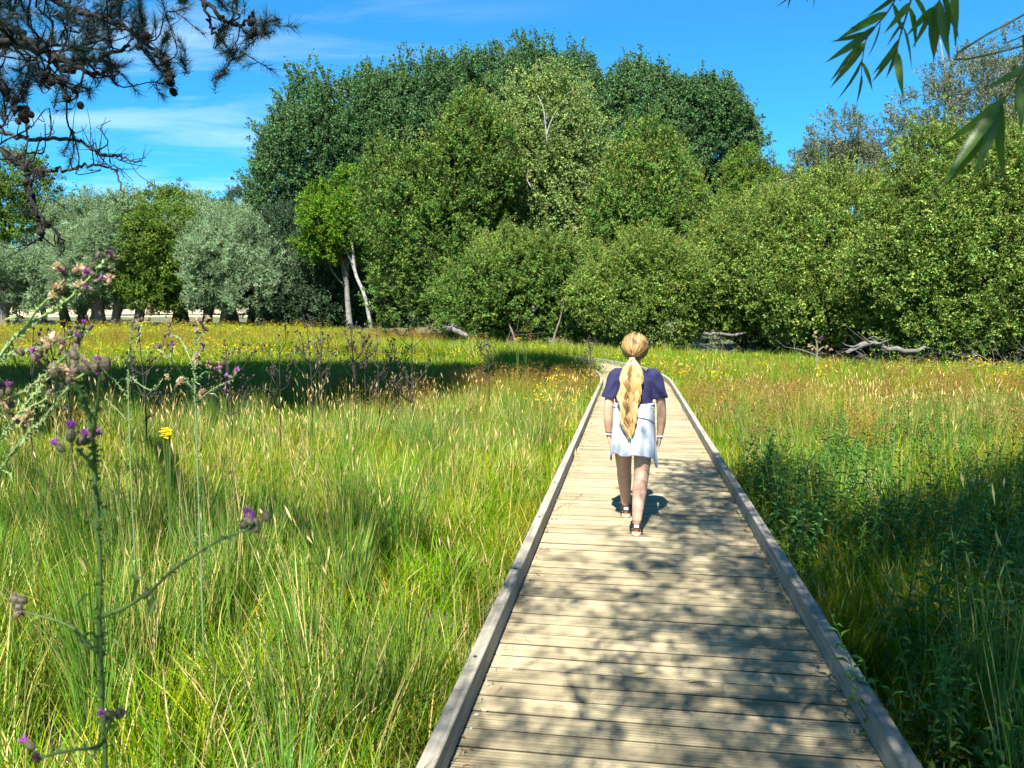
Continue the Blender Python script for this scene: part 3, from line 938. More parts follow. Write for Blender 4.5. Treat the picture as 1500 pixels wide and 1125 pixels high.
# ---- birch and sallows of the middle
tree('birch_tree', 'pale yellow green weeping birch in front of the poplars with white stem at its top', 46,
     [(795, 228, 50, 92), (790, 300, 62, 90), (768, 262, 42, 70), (828, 335, 50, 96), (780, 176, 28, 40), (834, 205, 26, 46)], S_birch, 4000, 1.1, (800, 478), up=-0.75, sub_n=84, sub_r=0.85, bark=M_birch, trunk_r=0.2, limbs=16, tips=0.3, sub_z=1.7)
G = 'goat willows around the middle of the meadow edge'
tree('sallow_tree', 'wide green goat willow with pale upright shoots left of the birch', 42,
     [(640, 335, 96, 96), (690, 285, 66, 92), (600, 370, 58, 72), (690, 400, 90, 70), (575, 310, 32, 52)], S_sallowg, 5200, 1.05, (690, 482), up=0.9, sub_n=110, sub_r=0.85, group=G, trunk_r=0.13, stems=4, limbs=10, sub_z=1.4, tips=0.25)
tree('sallow_tree', 'domed goat willow right of the birch with feathery top shoots', 39,
     [(945, 330, 68, 92), (935, 292, 46, 62), (955, 390, 74, 70), (980, 315, 36, 58)], S_sallowg, 4400, 1.0, (940, 488), up=1.1, sub_n=100, sub_r=0.75, group=G, trunk_r=0.12, stems=4, limbs=9, sub_z=1.4, tips=0.25)
tree('sallow_tree', 'fresh green rounded sallow low down beneath the birch', 36,
     [(740, 430, 56, 52), (700, 446, 40, 42), (800, 428, 50, 58), (850, 432, 44, 54), (768, 398, 42, 36)], S_sallowg, 5200, 0.75, (770, 487), up=0.35, sub_n=80, sub_r=0.68, group=G, trunk_r=0.10, stems=7, limbs=10)
tree('sallow_tree', 'low grey green sallow bush beyond the girl and the end of boardwalk', 34,
     [(935, 440, 62, 50), (985, 432, 50, 54), (895, 448, 40, 40), (950, 402, 42, 36)], S_sallow, 4600, 0.72, (940, 492), up=0.4, sub_n=74, sub_r=0.66, group=G, trunk_r=0.10, stems=7, limbs=10)

birch = bpy.data.objects['birch_tree.001']
mb = MB(); ob = np.array(birch.location)
for line in ([(802, 215), (799, 185), (796, 160), (788, 140)], [(800, 200), (806, 180), (816, 160)], [(778, 275), (772, 262), (774, 250)]):
    add_tube(mb, smooth_line([P(x, y, 42.6) - ob for x, y in line], 8), [0.04, 0.02], seg=6, rough=.1)
o = mb.build('stem', M_birch, birch, smooth=True); o['label'] = 'bare white stem tops showing through the birch leaves'

# ---- the great sallow thicket on the right
G = 'sallow bushes of the thicket on the right of the meadow'
tree('sallow_tree', 'mid green sallow at the left end of the right hand thicket', 35,
     [(1075, 392, 60, 78), (1105, 366, 52, 58), (1070, 435, 62, 62), (1130, 410, 60, 90)], S_sallow, 5200, 0.8, (1090, 496), up=0.7, sub_n=100, sub_r=0.72, group=G, trunk_r=0.12, stems=3, limbs=7, zmin_px=500, sub_z=1.2, tips=0.25)
tree('sallow_tree', 'yellow tipped sallow in the middle of the right hand thicket', 31,
     [(1215, 382, 80, 84), (1180, 408, 72, 72), (1265, 362, 70, 78), (1240, 430, 82, 72), (1160, 374, 52, 58), (1180, 450, 66, 54)], S_sallow, 6600, 0.78, (1205, 512), up=0.7, sub_n=130, sub_r=0.72, group=G, trunk_r=0.13, stems=4, limbs=8, zmin_px=500, sub_z=1.2, tips=0.25)
tree('sallow_tree', 'large sunlit yellow green sallow reaching the right edge of the picture', 27,
     [(1390, 352, 98, 104), (1450, 310, 90, 92), (1340, 390, 82, 88), (1430, 430, 110, 84), (1520, 380, 92, 130), (1355, 318, 60, 64), (1340, 446, 70, 52)], S_sallow, 8200, 0.75, (1400, 522), up=0.6, sub_n=160, sub_r=0.72, group=G, trunk_r=0.14, stems=5, limbs=9, zmin_px=506, sub_z=1.2, tips=0.25)
G = 'greyish taller trees behind the right hand thicket'
tree('aspen_tree', 'grey green poplar with thin open crown behind the right hand thicket', 56,
     [(1400, 175, 84, 92), (1335, 205, 70, 72), (1455, 145, 82, 100), (1530, 140, 70, 110), (1275, 222, 58, 46), (1235, 208, 26, 22)], S_dry, 3900, 0.95, (1420, 478), up=0.45, sub_n=70, sub_r=1.15, group=G, bark=M_pale, trunk_r=0.3, limbs=20, tips=0.3)
tree('aspen_tree', 'small round headed tree between the tall poplars and the thicket', 64, [(1085, 290, 44, 46), (1110, 275, 26, 30), (1140, 290, 36, 36)], S_green, 1500, 1.0, (1095, 476), up=0.4, sub_n=26, sub_r=1.0, group=G, trunk_r=0.2)
tree('aspen_tree', 'low green tree top behind the middle of the right hand thicket', 60, [(1195, 262, 42, 34), (1240, 255, 42, 36), (1170, 285, 36, 36)], S_dry, 1500, 1.0, (1205, 476), up=0.4, sub_n=26, sub_r=1.0, group=G, trunk_r=0.2)

# ----------------------------------------------------------------------------- bare twigs and dead wood under the thicket
def twig_bush(mb, c, n, L, r, up=0.5, col=None, spreadv=1.0):
    for _ in range(n):
        a = random.uniform(0, 2 * math.pi); e = random.uniform(0.05, 1.0) * up
        d = np.array([math.cos(a) * spreadv, math.sin(a) * spreadv, e]); l = L * random.uniform(0.5, 1.1)
        p0 = np.asarray(c) + np.array([random.uniform(-.4, .4), random.uniform(-.4, .4), 0])
        ln = smooth_line([p0, p0 + d * l * 0.5 + rng.normal(size=3) * 0.1 * l, p0 + d * l + rng.normal(size=3) * 0.16 * l], 6)
        add_tube(mb, ln, [r, r * 0.35], seg=4, col=col, cap=False)
        for q in range(3):
            i = random.randrange(2, 6)
            b = ln[i]; dd = d + rng.normal(size=3) * 0.6
            add_tube(mb, smooth_line([b, b + dd * l * 0.2 + rng.normal(size=3) * 0.03, b + dd * l * 0.34], 4), [r * 0.5, r * 0.2], seg=3, col=col, cap=False)


def dead_bush(px, py, d, n, L, label, r=0.018, up=0.7):
    b = P(px, py, d); z = float(ground_z(b[0], d))
    mb = MB(); twig_bush(mb, (0, 0, 0.02), n, L, r, up=up)
    o = mb.build('dead_branches', M_dead, loc=(b[0], d, z))
    return tag(o, label, 'dead branches', 'tangles of dead branches under the thicket')
dead_bush(1478, 525, 24.6, 26, 1.6, 'tangle of pale bare twigs at the right edge of the thicket')
dead_bush(1330, 515, 26.0, 22, 1.9, 'bare grey twigs in the dark hollow above the fallen trunk', up=0.6)
dead_bush(1215, 508, 28.5, 20, 1.7, 'bare grey twigs under the yellow tipped sallow', up=0.5)
dead_bush(1062, 492, 33.0, 22, 1.7, 'pale brushwood heap at the left foot of the thicket', up=0.25)
dead_bush(1120, 498, 32.0, 16, 1.6, 'bare twigs between the brushwood heap and the thicket', up=0.4)
dead_bush(715, 484, 34.5, 12, 1.5, 'bare twigs standing beside the fallen grey branch', up=0.9)


def log_thing(name, label, a, b, r, d0, d1, branches, mat, cat='log'):
    p0, p1 = P(*a, d0), P(*b, d1)
    z0, z1 = float(ground_z(p0[0], d0)), float(ground_z(p1[0], d1))
    root = empty(name, (p0[0], d0, z0), label, cat)
    o = np.array([p0[0], d0, z0])
    mb = MB()
    q0, q1 = np.array([0, 0, max(p0[2] - z0, r * 0.8)]), p1 - o
    q1[2] = max(q1[2], z1 - z0 + r * 0.7)
    ln = smooth_line([q0, q0 * 0.7 + q1 * 0.3 + rng.normal(size=3) * 0.09, q0 * 0.35 + q1 * 0.65 + rng.normal(size=3) * 0.09, q1], 14)
    ln[1:-1] += rng.normal(size=(len(ln) - 2, 3)) * r * 0.35
    add_tube(mb, ln, [r * .7, r * 1.1, r * 0.8, r, r * 0.5], seg=9, rough=0.45)
    mb.build('trunk', mat, root, smooth=True)
    for k in range(branches):
        mb = MB(); i = random.randrange(2, 8)
        e = ln[i] + np.array([random.uniform(-.7, .7), random.uniform(-.6, .2), random.uniform(0.0, 0.45)])
        add_limb(mb, ln[i], e, r * 0.35, r * 0.1, wob=0.2)
        mb.build('branch', mat, root, smooth=True)
    return root
log_thing('fallen_log', 'pale grey fallen branch with snags lying at the meadow edge left of the girl', (648, 474), (684, 492), 0.12, 35.0, 33.0, 5, M_dead)
log_thing('fallen_log', 'pale fallen trunk lying in the dark hollow under the right thicket', (1240, 517), (1362, 511), 0.085, 24.6, 25.2, 6, M_dead)
log_thing('fallen_log', 'thin grey driftwood pole lying beyond the bend of the boardwalk', (1030, 489), (1092, 487), 0.06, 32.0, 31.6, 2, M_dead)

# ----------------------------------------------------------------------------- meadow: tuft prototypes
def blade(mb, base, az, lean0, lean1, h, w, col, nseg=3, twist=None):
    az_v = np.array([math.cos(az), math.sin(az), 0])
    tw = az + (random.uniform(-1.2, 1.2) if twist is None else twist) + math.pi / 2
    s = np.array([math.cos(tw), math.sin(tw), 0])
    p = np.asarray(base, float).copy(); V = []; Fc = []
    for i in range(nseg):
        ww = w * (1 - 0.25 * i / nseg) * 0.5
        V += [p - s * ww, p + s * ww]
        th = lean0 + (lean1 - lean0) * ((i + 0.5) / nseg) ** 1.3
        p = p + (az_v * math.sin(th) + np.array([0, 0, math.cos(th)])) * h / nseg
    V.append(p)
    for i in range(nseg - 1):
        a = 2 * i; Fc.append((a, a + 1, a + 3, a + 2))
    a = 2 * (nseg - 1); Fc.append((a, a + 1, a + 2))
    mb.add(V, Fc, 0, col)
    return p


def vary(c, v=0.2):
    c = np.array(c) * (1 + v * random.uniform(-1, 1))
    return np.clip(c * np.array([1 + 0.12 * random.uniform(-1, 1), 1, 1 + 0.12 * random.uniform(-1, 1)]), 0, 1)

GREEN, YGREEN, BLUEG, STRAW, BROWN = (0.105, 0.190, 0.022), (0.190, 0.232, 0.026), (0.108, 0.188, 0.044), (0.42, 0.35, 0.17), (0.200, 0.132, 0.054)


def rush_clump(n=85, h=0.85, r=0.10, w=0.0058, straw=0.14, lean=0.42):
    mb = MB()
    for _ in range(n):
        a = random.uniform(0, 2 * math.pi); rr = r * math.sqrt(random.random())
        c = vary(STRAW, 0.25) if random.random() < straw else vary(BLUEG, 0.3)
        l0 = random.uniform(0.0, lean * 0.7) * (0.4 + rr / r)
        blade(mb, (rr * math.cos(a), rr * math.sin(a), -0.03), a + random.uniform(-.5, .5), l0, l0 + random.uniform(0.05, 0.45), h * random.uniform(0.55, 1.05), w * random.uniform(0.7, 1.2), c)
    return mb


def grass_tuft(n=75, h=0.5, r=0.16, w=0.006, col=GREEN, straw=0.12, bend=1.0):
    mb = MB()
    for _ in range(n):
        a = random.uniform(0, 2 * math.pi); rr = r * math.sqrt(random.random()); b = random.uniform(0, 2 * math.pi)
        c = vary(STRAW, 0.25) if random.random() < straw else vary(col, 0.35)
        l0 = random.uniform(0.0, 0.4)
        blade(mb, (rr * math.cos(a), rr * math.sin(a), -0.03), b, l0, l0 + random.uniform(0.2, bend), h * random.uniform(0.45, 1.1), w * random.uniform(0.6, 1.3), c)
    return mb


def seed_heads(n=9, h=0.95, r=0.22, col=STRAW, head=(0.52, 0.43, 0.24), hl=0.09, hw=0.011):
    mb = MB()
    for _ in range(n):
        a = random.uniform(0, 2 * math.pi); rr = r * math.sqrt(random.random()); az = random.uniform(0, 2 * math.pi)
        hh = h * random.uniform(0.7, 1.08); l0, l1 = random.uniform(0, 0.12), random.uniform(0.1, 0.35)
        p = blade(mb, (rr * math.cos(a), rr * math.sin(a), 0), az, l0, l1, hh, 0.0032, vary(col, 0.2))
        d = np.array([math.cos(az) * math.sin(l1 + .1), math.sin(az) * math.sin(l1 + .1), math.cos(l1 + .1)])
        c = vary(head, 0.25)
        L = hl * random.uniform(0.7, 1.2)
        for k in range(3):
            s = rdir(); s = s - d * np.dot(s, d); s /= np.linalg.norm(s)
            mb.add([p - d * L * 0.35, p + d * L * 0.2 + s * hw * 0.5, p + d * L * 0.65, p + d * L * 0.2 - s * hw * 0.5], [(0, 1, 2, 3)], 0, c)
    return mb


def brown_rush(n=22, h=0.75, r=0.2):
    mb = MB()
    for _ in range(n):
        a = random.uniform(0, 2 * math.pi); rr = r * math.sqrt(random.random()); az = random.uniform(0, 2 * math.pi)
        hh = h * random.uniform(0.6, 1.1); l0, l1 = random.uniform(0, 0.2), random.uniform(0.1, 0.4)
        p = blade(mb, (rr * math.cos(a), rr * math.sin(a), -0.02), az, l0, l1, hh, 0.0055, vary(YGREEN if random.random() < .7 else BROWN, 0.25))
        for k in range(7):
            q = p + np.array([random.uniform(-.035, .035), random.uniform(-.035, .035), random.uniform(-.12, .02)])
            leaf_quad(mb, q, rdir() + np.array([0, 0, .6]), rdir(), 0.030, 0.014, vary(BROWN, 0.35))
    return mb


def flower_tuft(n=7, h=0.55, r=0.25, petal=(0.62, 0.43, 0.015), nl=26):
    mb = MB()
    for _ in range(n):
        a = random.uniform(0, 2 * math.pi); rr = r * math.sqrt(random.random()); az = random.uniform(0, 2 * math.pi)
        hh = h * random.uniform(0.7, 1.1)
        p = blade(mb, (rr * math.cos(a), rr * math.sin(a), 0), az, 0.05, 0.2, hh, 0.006, vary(GREEN, 0.2))
        for f in range(random.randrange(2, 5)):
            c = p + np.array([random.uniform(-.05, .05), random.uniform(-.05, .05), random.uniform(-.05, .01)])
            R = random.uniform(0.011, 0.018); t = rng.normal(size=2) * 0.3
            V = [c + (0, 0, 0.004)] + [c + np.array([R * math.cos(q * 1.047), R * math.sin(q * 1.047), R * (t[0] * math.cos(q * 1.047) + t[1] * math.sin(q * 1.047))]) for q in range(6)]
            mb.add(V, [(0, 1 + q, 1 + (q + 1) % 6) for q in range(6)], 0, vary(petal, 0.2))
        for l_ in range(nl // n + 2):
            q = np.array([rr * math.cos(a), rr * math.sin(a), random.uniform(0.1, 0.9) * hh])
            d = rdir(); d[2] = abs(d[2]) * .6
            leaf_quad(mb, q, d, rdir(), random.uniform(.05, .09), .018, vary((0.12, 0.19, 0.06), 0.3))
    return mb


def herb_plant(h=0.8, stems=4, col=(0.085, 0.160, 0.040), L=0.085, W=0.03, r=0.16):
    """leafy spreading herb: paired toothed leaves up upright stems"""
    mb = MB()
    for _ in range(stems):
        a = random.uniform(0, 2 * math.pi); rr = r * math.sqrt(random.random())
        hh = h * random.uniform(0.6, 1.1); tip = np.array([rr * math.cos(a) * 1.9, rr * math.sin(a) * 1.9, hh])
        ln = smooth_line([(rr * math.cos(a), rr * math.sin(a), 0), tip * np.array([.75, .75, .5]) + rng.normal(size=3) * 0.02, tip], 7)
        add_tube(mb, ln, [0.005, 0.002], seg=4, col=vary(col, 0.15), cap=False)
        m = int(hh / 0.028)
        for k in range(m):
            f = (k + 0.5) / m
            i = f * 6; i0 = min(int(i), 5); p = ln[i0] + (ln[i0 + 1] - ln[i0]) * (i - i0)
            an = k * 2.4 + random.uniform(-.3, .3)
            sz = (0.55 + 0.65 * math.sin(math.pi * min(1, 0.15 + f * 0.85))) * random.uniform(0.7, 1.15)
            d = np.array([math.cos(an), math.sin(an), random.uniform(0.0, 0.7) - 0.3 * (1 - f)]); d /= np.linalg.norm(d)
            s = np.cross(d, (0, 0, 1.0)); s /= np.linalg.norm(s); up = np.cross(s, d)
            l_, w_ = L * sz, W * sz
            c = vary(col, 0.3)
            m1 = p + d * l_ * 0.35 + up * l_ * 0.08; m2 = p + d * l_ * 0.68 + up * l_ * 0.04; t = p + d * l_ - up * l_ * 0.1
            wv = random.uniform(0.2, 0.45)
            mb.add([p, m1 + s * w_ * .5 + up * w_ * wv, m1, m1 - s * w_ * .5 + up * w_ * wv, m2 + s * w_ * .32 + up * w_ * wv * .5, m2, m2 - s * w_ * .32 + up * w_ * wv * .5, t],
                   [(0, 2, 1), (0, 3, 2), (1, 2, 5, 4), (2, 3, 6, 5), (4, 5, 7), (5, 6, 7)], 0, c)
    return mb

mk = lambda nm, f_, n_, mat=None, **kw: [proto(nm, f_(**kw), mat or M_grass) for _ in range(n_)]
T_rush = mk('rush_clump', rush_clump, 3) + mk('rush_clump', rush_clump, 2, h=0.95, straw=0.25, lean=0.3)
T_grass = mk('grass_tuft', grass_tuft, 3) + mk('grass_tuft', grass_tuft, 2, col=YGREEN, straw=0.2) + mk('grass_tuft', grass_tuft, 2, h=0.42, bend=1.5, col=(0.12, 0.19, 0.03))
T_seed = mk('seed_heads', seed_heads, 3)
T_brown = mk('brown_rush', brown_rush, 3)
T_yel = mk('flower_tuft', flower_tuft, 3)
T_far = mk('far_tuft', grass_tuft, 4, n=70, h=0.5, r=0.55, w=0.016, col=YGREEN, straw=0.12, bend=0.8)
T_farg = mk('far_tuft', grass_tuft, 3, n=70, h=0.5, r=0.55, w=0.016, col=GREEN, straw=0.08, bend=0.8)
T_herb = mk('herb', herb_plant, 5, M_herb)
T_herb2 = mk('herb', herb_plant, 3, M_herb, h=0.55, stems=6, L=0.06, W=0.03, r=0.2)


def field(y0, y1, dens, seed, margin=1.6, side=0, xmax=60):
    r_ = np.random.default_rng(seed)
    xm = min(0.70 * y1 + margin, xmax)
    n = int((y1 - y0) * 2 * xm * dens)
    x, y = r_.uniform(-xm, xm, n), r_.uniform(y0, y1, n)
    ok = np.abs(x) < 0.70 * np.maximum(y, 0) + margin
    bd = bw_dist(x, y)
    ok &= bd > BW_HALF + 0.12
    cx = np.interp(y, BW_P[:, 1], BW_P[:, 0])
    if side: ok &= ((x - cx) * side > 0)
    return x[ok], y[ok], bd[ok], cx[ok], r_


def plant(name, protos, x, y, size, r_, tilt=0.12, label=None, lift=0.0):
    n = len(x)
    d = np.stack([r_.normal(size=n) * tilt, r_.normal(size=n) * tilt, np.ones(n)], 1)
    s = size * r_.uniform(0.75, 1.2, n) if np.ndim(size) == 0 else size
    pts = np.stack([x, y, ground_z(x, y) + lift], 1)
    o = scatter(name, protos, pts, q_align(d, r_.uniform(0, 6.28, n)), s)
    tag(o, label, 'grass')
    return o


def under_thicket(x, y):
    """ground under the sallows and the wood, where no meadow grass grows"""
    e = np.interp(x, [-60, -20, -12, -7, -2, 1, 5, 8.5, 10.5, 12, 16, 30], [56, 55, 53, 47, 36, 33.5, 33.5, 32, 28.5, 26.5, 24.3, 22])
    return y > e

# left and right near meadow
x, y, bd, cx, r_ = field(0.2, 9.0, 34, 11)
nz = vnoise(x, y, 0.9, 1); right = x > cx
shade = right & (y < 8.5 + 0.9 * (x - 3))
keep = r_.random(len(x)) < np.where(shade, 0.75, np.clip(1.35 - 0.9 * nz, 0.5, 1.0))
sz = np.where(bd < 1.3, 0.8, 1.0) * r_.uniform(0.75, 1.25, len(x))
plant('meadow_grass', T_grass, x[keep], y[keep], sz[keep], r_, 0.2, 'fresh green and yellowish grass growing thickly beside the near boardwalk')
x, y, bd, cx, r_ = field(0.2, 13.0, 7.5, 12)
nz = vnoise(x, y, 0.9, 1); right = x > cx
keep = (r_.random(len(x)) < np.clip((nz - 0.30) * 2.6, 0, 1) * np.where(right & (y < 9), 0.35, 1.0)) & (bd > 1.05)
plant('soft_rush', T_rush, x[keep], y[keep], 0.95, r_, 0.10, 'upright bluish green rush clumps in the near meadow')
x, y, bd, cx, r_ = field(1.6, 13.5, 6.0, 13)
nz = vnoise(x, y, 1.4, 2); right = x > cx
keep = r_.random(len(x)) < np.where(right & (y < 10), 0.12, np.clip((nz - .15) * 1.1, 0, 1) * np.where(y > 5, 1.0, 0.35))
plant('dry_grass', T_seed, x[keep], y[keep], 0.92, r_, 0.1, 'pale straw coloured seed heads standing among the green rushes')
# shaded herbs on the right
x, y, bd, cx, r_ = field(1.0, 10.5, 13, 14, side=1)
nz = vnoise(x, y, 1.2, 3)
keep = (bd > 0.98) & (y < 8.6 + 0.75 * (x - 3)) & (r_.random(len(x)) < np.clip(1.5 - 1.3 * nz, 0.12, 1) * np.clip(1.5 - (bd - .9) / 3.2, 0.25, 1))
plant('undergrowth', T_herb + T_herb2, x[keep], y[keep], 0.95, r_, 0.15, 'leafy dark green herbs crowding the shaded right side of the boardwalk')
# middle distance
x, y, bd, cx, r_ = field(8.5, 19.0, 20, 15)
keep = r_.random(len(x)) < np.clip(1.15 - 0.5 * vnoise(x, y, 1.6, 4), 0.4, 1)
plant('meadow_grass', T_grass, x[keep], y[keep], 1.05, r_, 0.15, 'yellow green meadow grass of the middle distance')
x, y, bd, cx, r_ = field(8.5, 23.0, 13, 16)
nz = vnoise(x, y, 2.2, 5); right = x > cx
zone = np.where(right, np.exp(-((y - 14) / 6.0) ** 2) * 1.0, np.exp(-((y - 16.5) / 4.0) ** 2) * 1.0)
keep = r_.random(len(x)) < zone * np.where(right, 0.8, 0.9) * np.clip(nz * 1.7 - 0.35, 0, 1)
plant('brown_rush', T_brown, x[keep], y[keep], 0.95, r_, 0.12, 'rusty brown flowering rushes in a band across the middle of the meadow')
x, y, bd, cx, r_ = field(18.5, 32.0, 8.5, 17)
keep = ~under_thicket(x, y)
plant('meadow_grass', T_farg, x[keep], y[keep], 0.95, r_, 0.12, 'green grass under the tree shadow and beyond')
x, y, bd, cx, r_ = field(18.5, 33.0, 4.0, 21, side=0)
keep = ~under_thicket(x, y) & (x > cx - 3)
plant('meadow_grass', T_grass, x[keep], y[keep], 1.35, r_, 0.12, 'tall pale grass at the bend of the boardwalk')
x, y, bd, cx, r_ = field(17.5, 33.0, 30.0, 23)
keep = (bd < 3.2) & (x < cx + 5.5) & (y < 33) & (((x < cx) & (y > 21.3)) | (y > 24.5))
plant('meadow_grass', T_grass, x[keep], y[keep], np.where(x < cx, 2.0, 1.5)[keep] * r_.uniform(.7, 1.15, keep.sum()), r_, 0.12, 'tall rank grass hiding the far end of the boardwalk where it bends')
x, y, bd, cx, r_ = field(24.0, 57.0, 3.6, 18)
keep = ~under_thicket(x, y)
plant('meadow_grass', T_far, x[keep], y[keep], 0.95, r_, 0.12, 'yellow green grass of the far sunlit meadow')
x, y, bd, cx, r_ = field(24.0, 56.0, 3.4, 19)
nz = vnoise(x, y, 3.0, 6)
keep = (~under_thicket(x, y)) & (r_.random(len(x)) < np.exp(-((y - 36 - 3 * (nz - .5)) / 4.0) ** 2) * 0.75) & (x < 3)
plant('brown_rush', T_brown, x[keep], y[keep], 1.15, r_, 0.1, 'reddish brown rushes in a streak across the far sunlit meadow')
x, y, bd, cx, r_ = field(17.0, 56.0, 3.0, 20)
nz = vnoise(x, y, 3.5, 7); right = x > cx
dens = np.where(right, np.exp(-((y - 22.5) / 3.0) ** 2) * 0.6, np.where(y > 41, 0.45, np.where(y > 26.5, 0.5 * (y < 33) + 0.12, 0.12)))
keep = (~under_thicket(x, y)) & (r_.random(len(x)) < dens * np.clip(nz * 1.8 - 0.1, 0, 1))
plant('yellow_flowers', T_yel, x[keep], y[keep], 1.15, r_, 0.1, 'small yellow daisy flowers scattered through the far meadow')
x, y, bd, cx, r_ = field(13.0, 27.0, 1.6, 22)
keep = (bd < 2.3) & (bd > 0.95)
plant('yellow_flowers', T_yel, x[keep], y[keep], 1.0, r_, 0.1, 'yellow daisy flowers along the far edges of the boardwalk')

# ----------------------------------------------------------------------------- thistles, dead stems, ragwort
def head_mesh(kind):
    mb = MB()
    if kind == 'purple':
        add_ball(mb, (0, 0, 0.007), (0.0062, 0.0062, 0.0095), col=(0.09, 0.085, 0.05), nu=7, nv=5)
        for k in range(26):
            a = random.uniform(0, 6.28); t = random.uniform(0, 0.75); d = np.array([math.cos(a) * t, math.sin(a) * t, 1.0]); d /= np.linalg.norm(d)
            s = np.cross(d, rdir()); s /= np.linalg.norm(s); p = np.array([0, 0, 0.014])
            mb.add([p - s * 0.0008, p + s * 0.0008, p + d * random.uniform(.010, .016) + s * 0.0012, p + d * .012 - s * 0.0012], [(0, 1, 2, 3)], 0, vary((0.29, 0.10, 0.33), 0.3))
    elif kind == 'bud':
        add_ball(mb, (0, 0, 0.007), (0.006, 0.006, 0.009), col=(0.13, 0.11, 0.075), nu=7, nv=5)
        for k in range(14):
            d = rdir(); d[2] = abs(d[2]) * 0.6 + 0.3
            leaf_quad(mb, np.array([0, 0, 0.006]) + d * 0.005, d, rdir(), 0.009, 0.002, vary((0.16, 0.13, 0.09), 0.3))
    else:
        add_ball(mb, (0, 0, 0.007), (0.006, 0.006, 0.008), col=(0.20, 0.14, 0.085), nu=7, nv=5)
        for k in range(34):
            a = random.uniform(0, 6.28); t = random.uniform(0.1, 1.5); d = np.array([math.cos(a) * t, math.sin(a) * t, 1.0]); d /= np.linalg.norm(d)
            s = np.cross(d, rdir()); s /= np.linalg.norm(s); p = np.array([0, 0, 0.011])
            mb.add([p - s * 0.0005, p + s * 0.0005, p + d * random.uniform(.010, .018) + s * 0.0015, p + d * .013 - s * 0.0015], [(0, 1, 2, 3)], 0, vary((0.50, 0.37, 0.29), 0.2))
    return mb.mesh('flower_head', M_herb)
HEADS = {k: [head_mesh(k) for _ in range(2)] for k in ('purple', 'bud', 'fluff')}


def thistle(label, base, stems, heads, r=0.0035, col=(0.155, 0.215, 0.085), spines=True, leaf_every=0.09, group=None, name='thistle_plant', cat='thistle', head_scale=1.0):
    """stems: lists of 3-D points (first stem starts on the ground); heads: (point, kind, how many)"""
    base = np.asarray(base, float)
    root = empty(name, base, label, cat, group)
    for si, st in enumerate(stems):
        mb = MB()
        L = sum(np.linalg.norm(np.subtract(st[i + 1], st[i])) for i in range(len(st) - 1))
        n = max(6, int(L / 0.04))
        ln = smooth_line(np.asarray(st) - base, n)
        ln[1:-1] += rng.normal(size=(n - 2, 3)) * 0.0012
        r0 = r if si == 0 else r * 0.75
        add_tube(mb, ln, [r0 * 1.25, r0, r0 * 0.6], seg=6, col=col)
        if spines:
            t, u, v = frames(ln)
            for q in range(int(L / 0.006)):
                f = random.random() * (n - 1.01); i = int(f); p = ln[i] + (ln[i + 1] - ln[i]) * (f - i)
                a = random.uniform(0, 6.28); o = u[i] * math.cos(a) + v[i] * math.sin(a)
                l = random.uniform(0.004, 0.011) * (1.3 - 0.6 * f / n)
                mb.add([p + t[i] * 0.004, p - t[i] * 0.004, p + o * (r0 + l) + t[i] * random.uniform(-.004, .008)], [(0, 1, 2)], 0, vary(np.array(col) * 1.1, 0.25))
        mb.build('stem', M_herb, root, smooth=True)
        if leaf_every:
            t, u, v = frames(ln)
            for q in range(int(L / leaf_every)):
                f = random.uniform(0.05, 0.9) * (n - 1.01); i = int(f); p = ln[i]
                a = random.uniform(0, 6.28); o = u[i] * math.cos(a) + v[i] * math.sin(a)
                l = random.uniform(0.025, 0.06) * (1.2 - 0.8 * f / n); s = np.cross(o, t[i])
                q1 = p + o * l * 0.5 + t[i] * l * 0.35; q2 = p + o * l + t[i] * l * 0.25 - np.array([0, 0, l * 0.25])
                w = l * 0.05
                mb = MB()
                mb.add([p + s * w * .6, p - s * w * .6, q1 + s * w * 1.3, q1 - s * w * 1.3, q2, q1 + s * w * 2.6 + o * .004, q1 - s * w * 2.6 + o * .004],
                       [(0, 1, 3, 2), (2, 3, 4), (2, 5, 4), (3, 4, 6)], 0, vary(col, 0.25))
                mb.build('leaf', M_herb, root)
    for p, kind, m in heads:
        for k in range(m):
            o = bpy.data.objects.new('flower_head', random.choice(HEADS[kind])); C.objects.link(o); o.parent = root
            off = rng.normal(size=3) * 0.011 * head_scale if m > 1 else np.zeros(3)
            o.location = list(np.asarray(p) - base + off)
            d = rdir(); d[2] = abs(d[2]) + 0.4
            o.rotation_mode = 'QUATERNION'; o.rotation_quaternion = Vector(d).to_track_quat('Z', 'Y')
            s = random.uniform(0.85, 1.25) * head_scale; o.scale = (s, s, s)
    return root


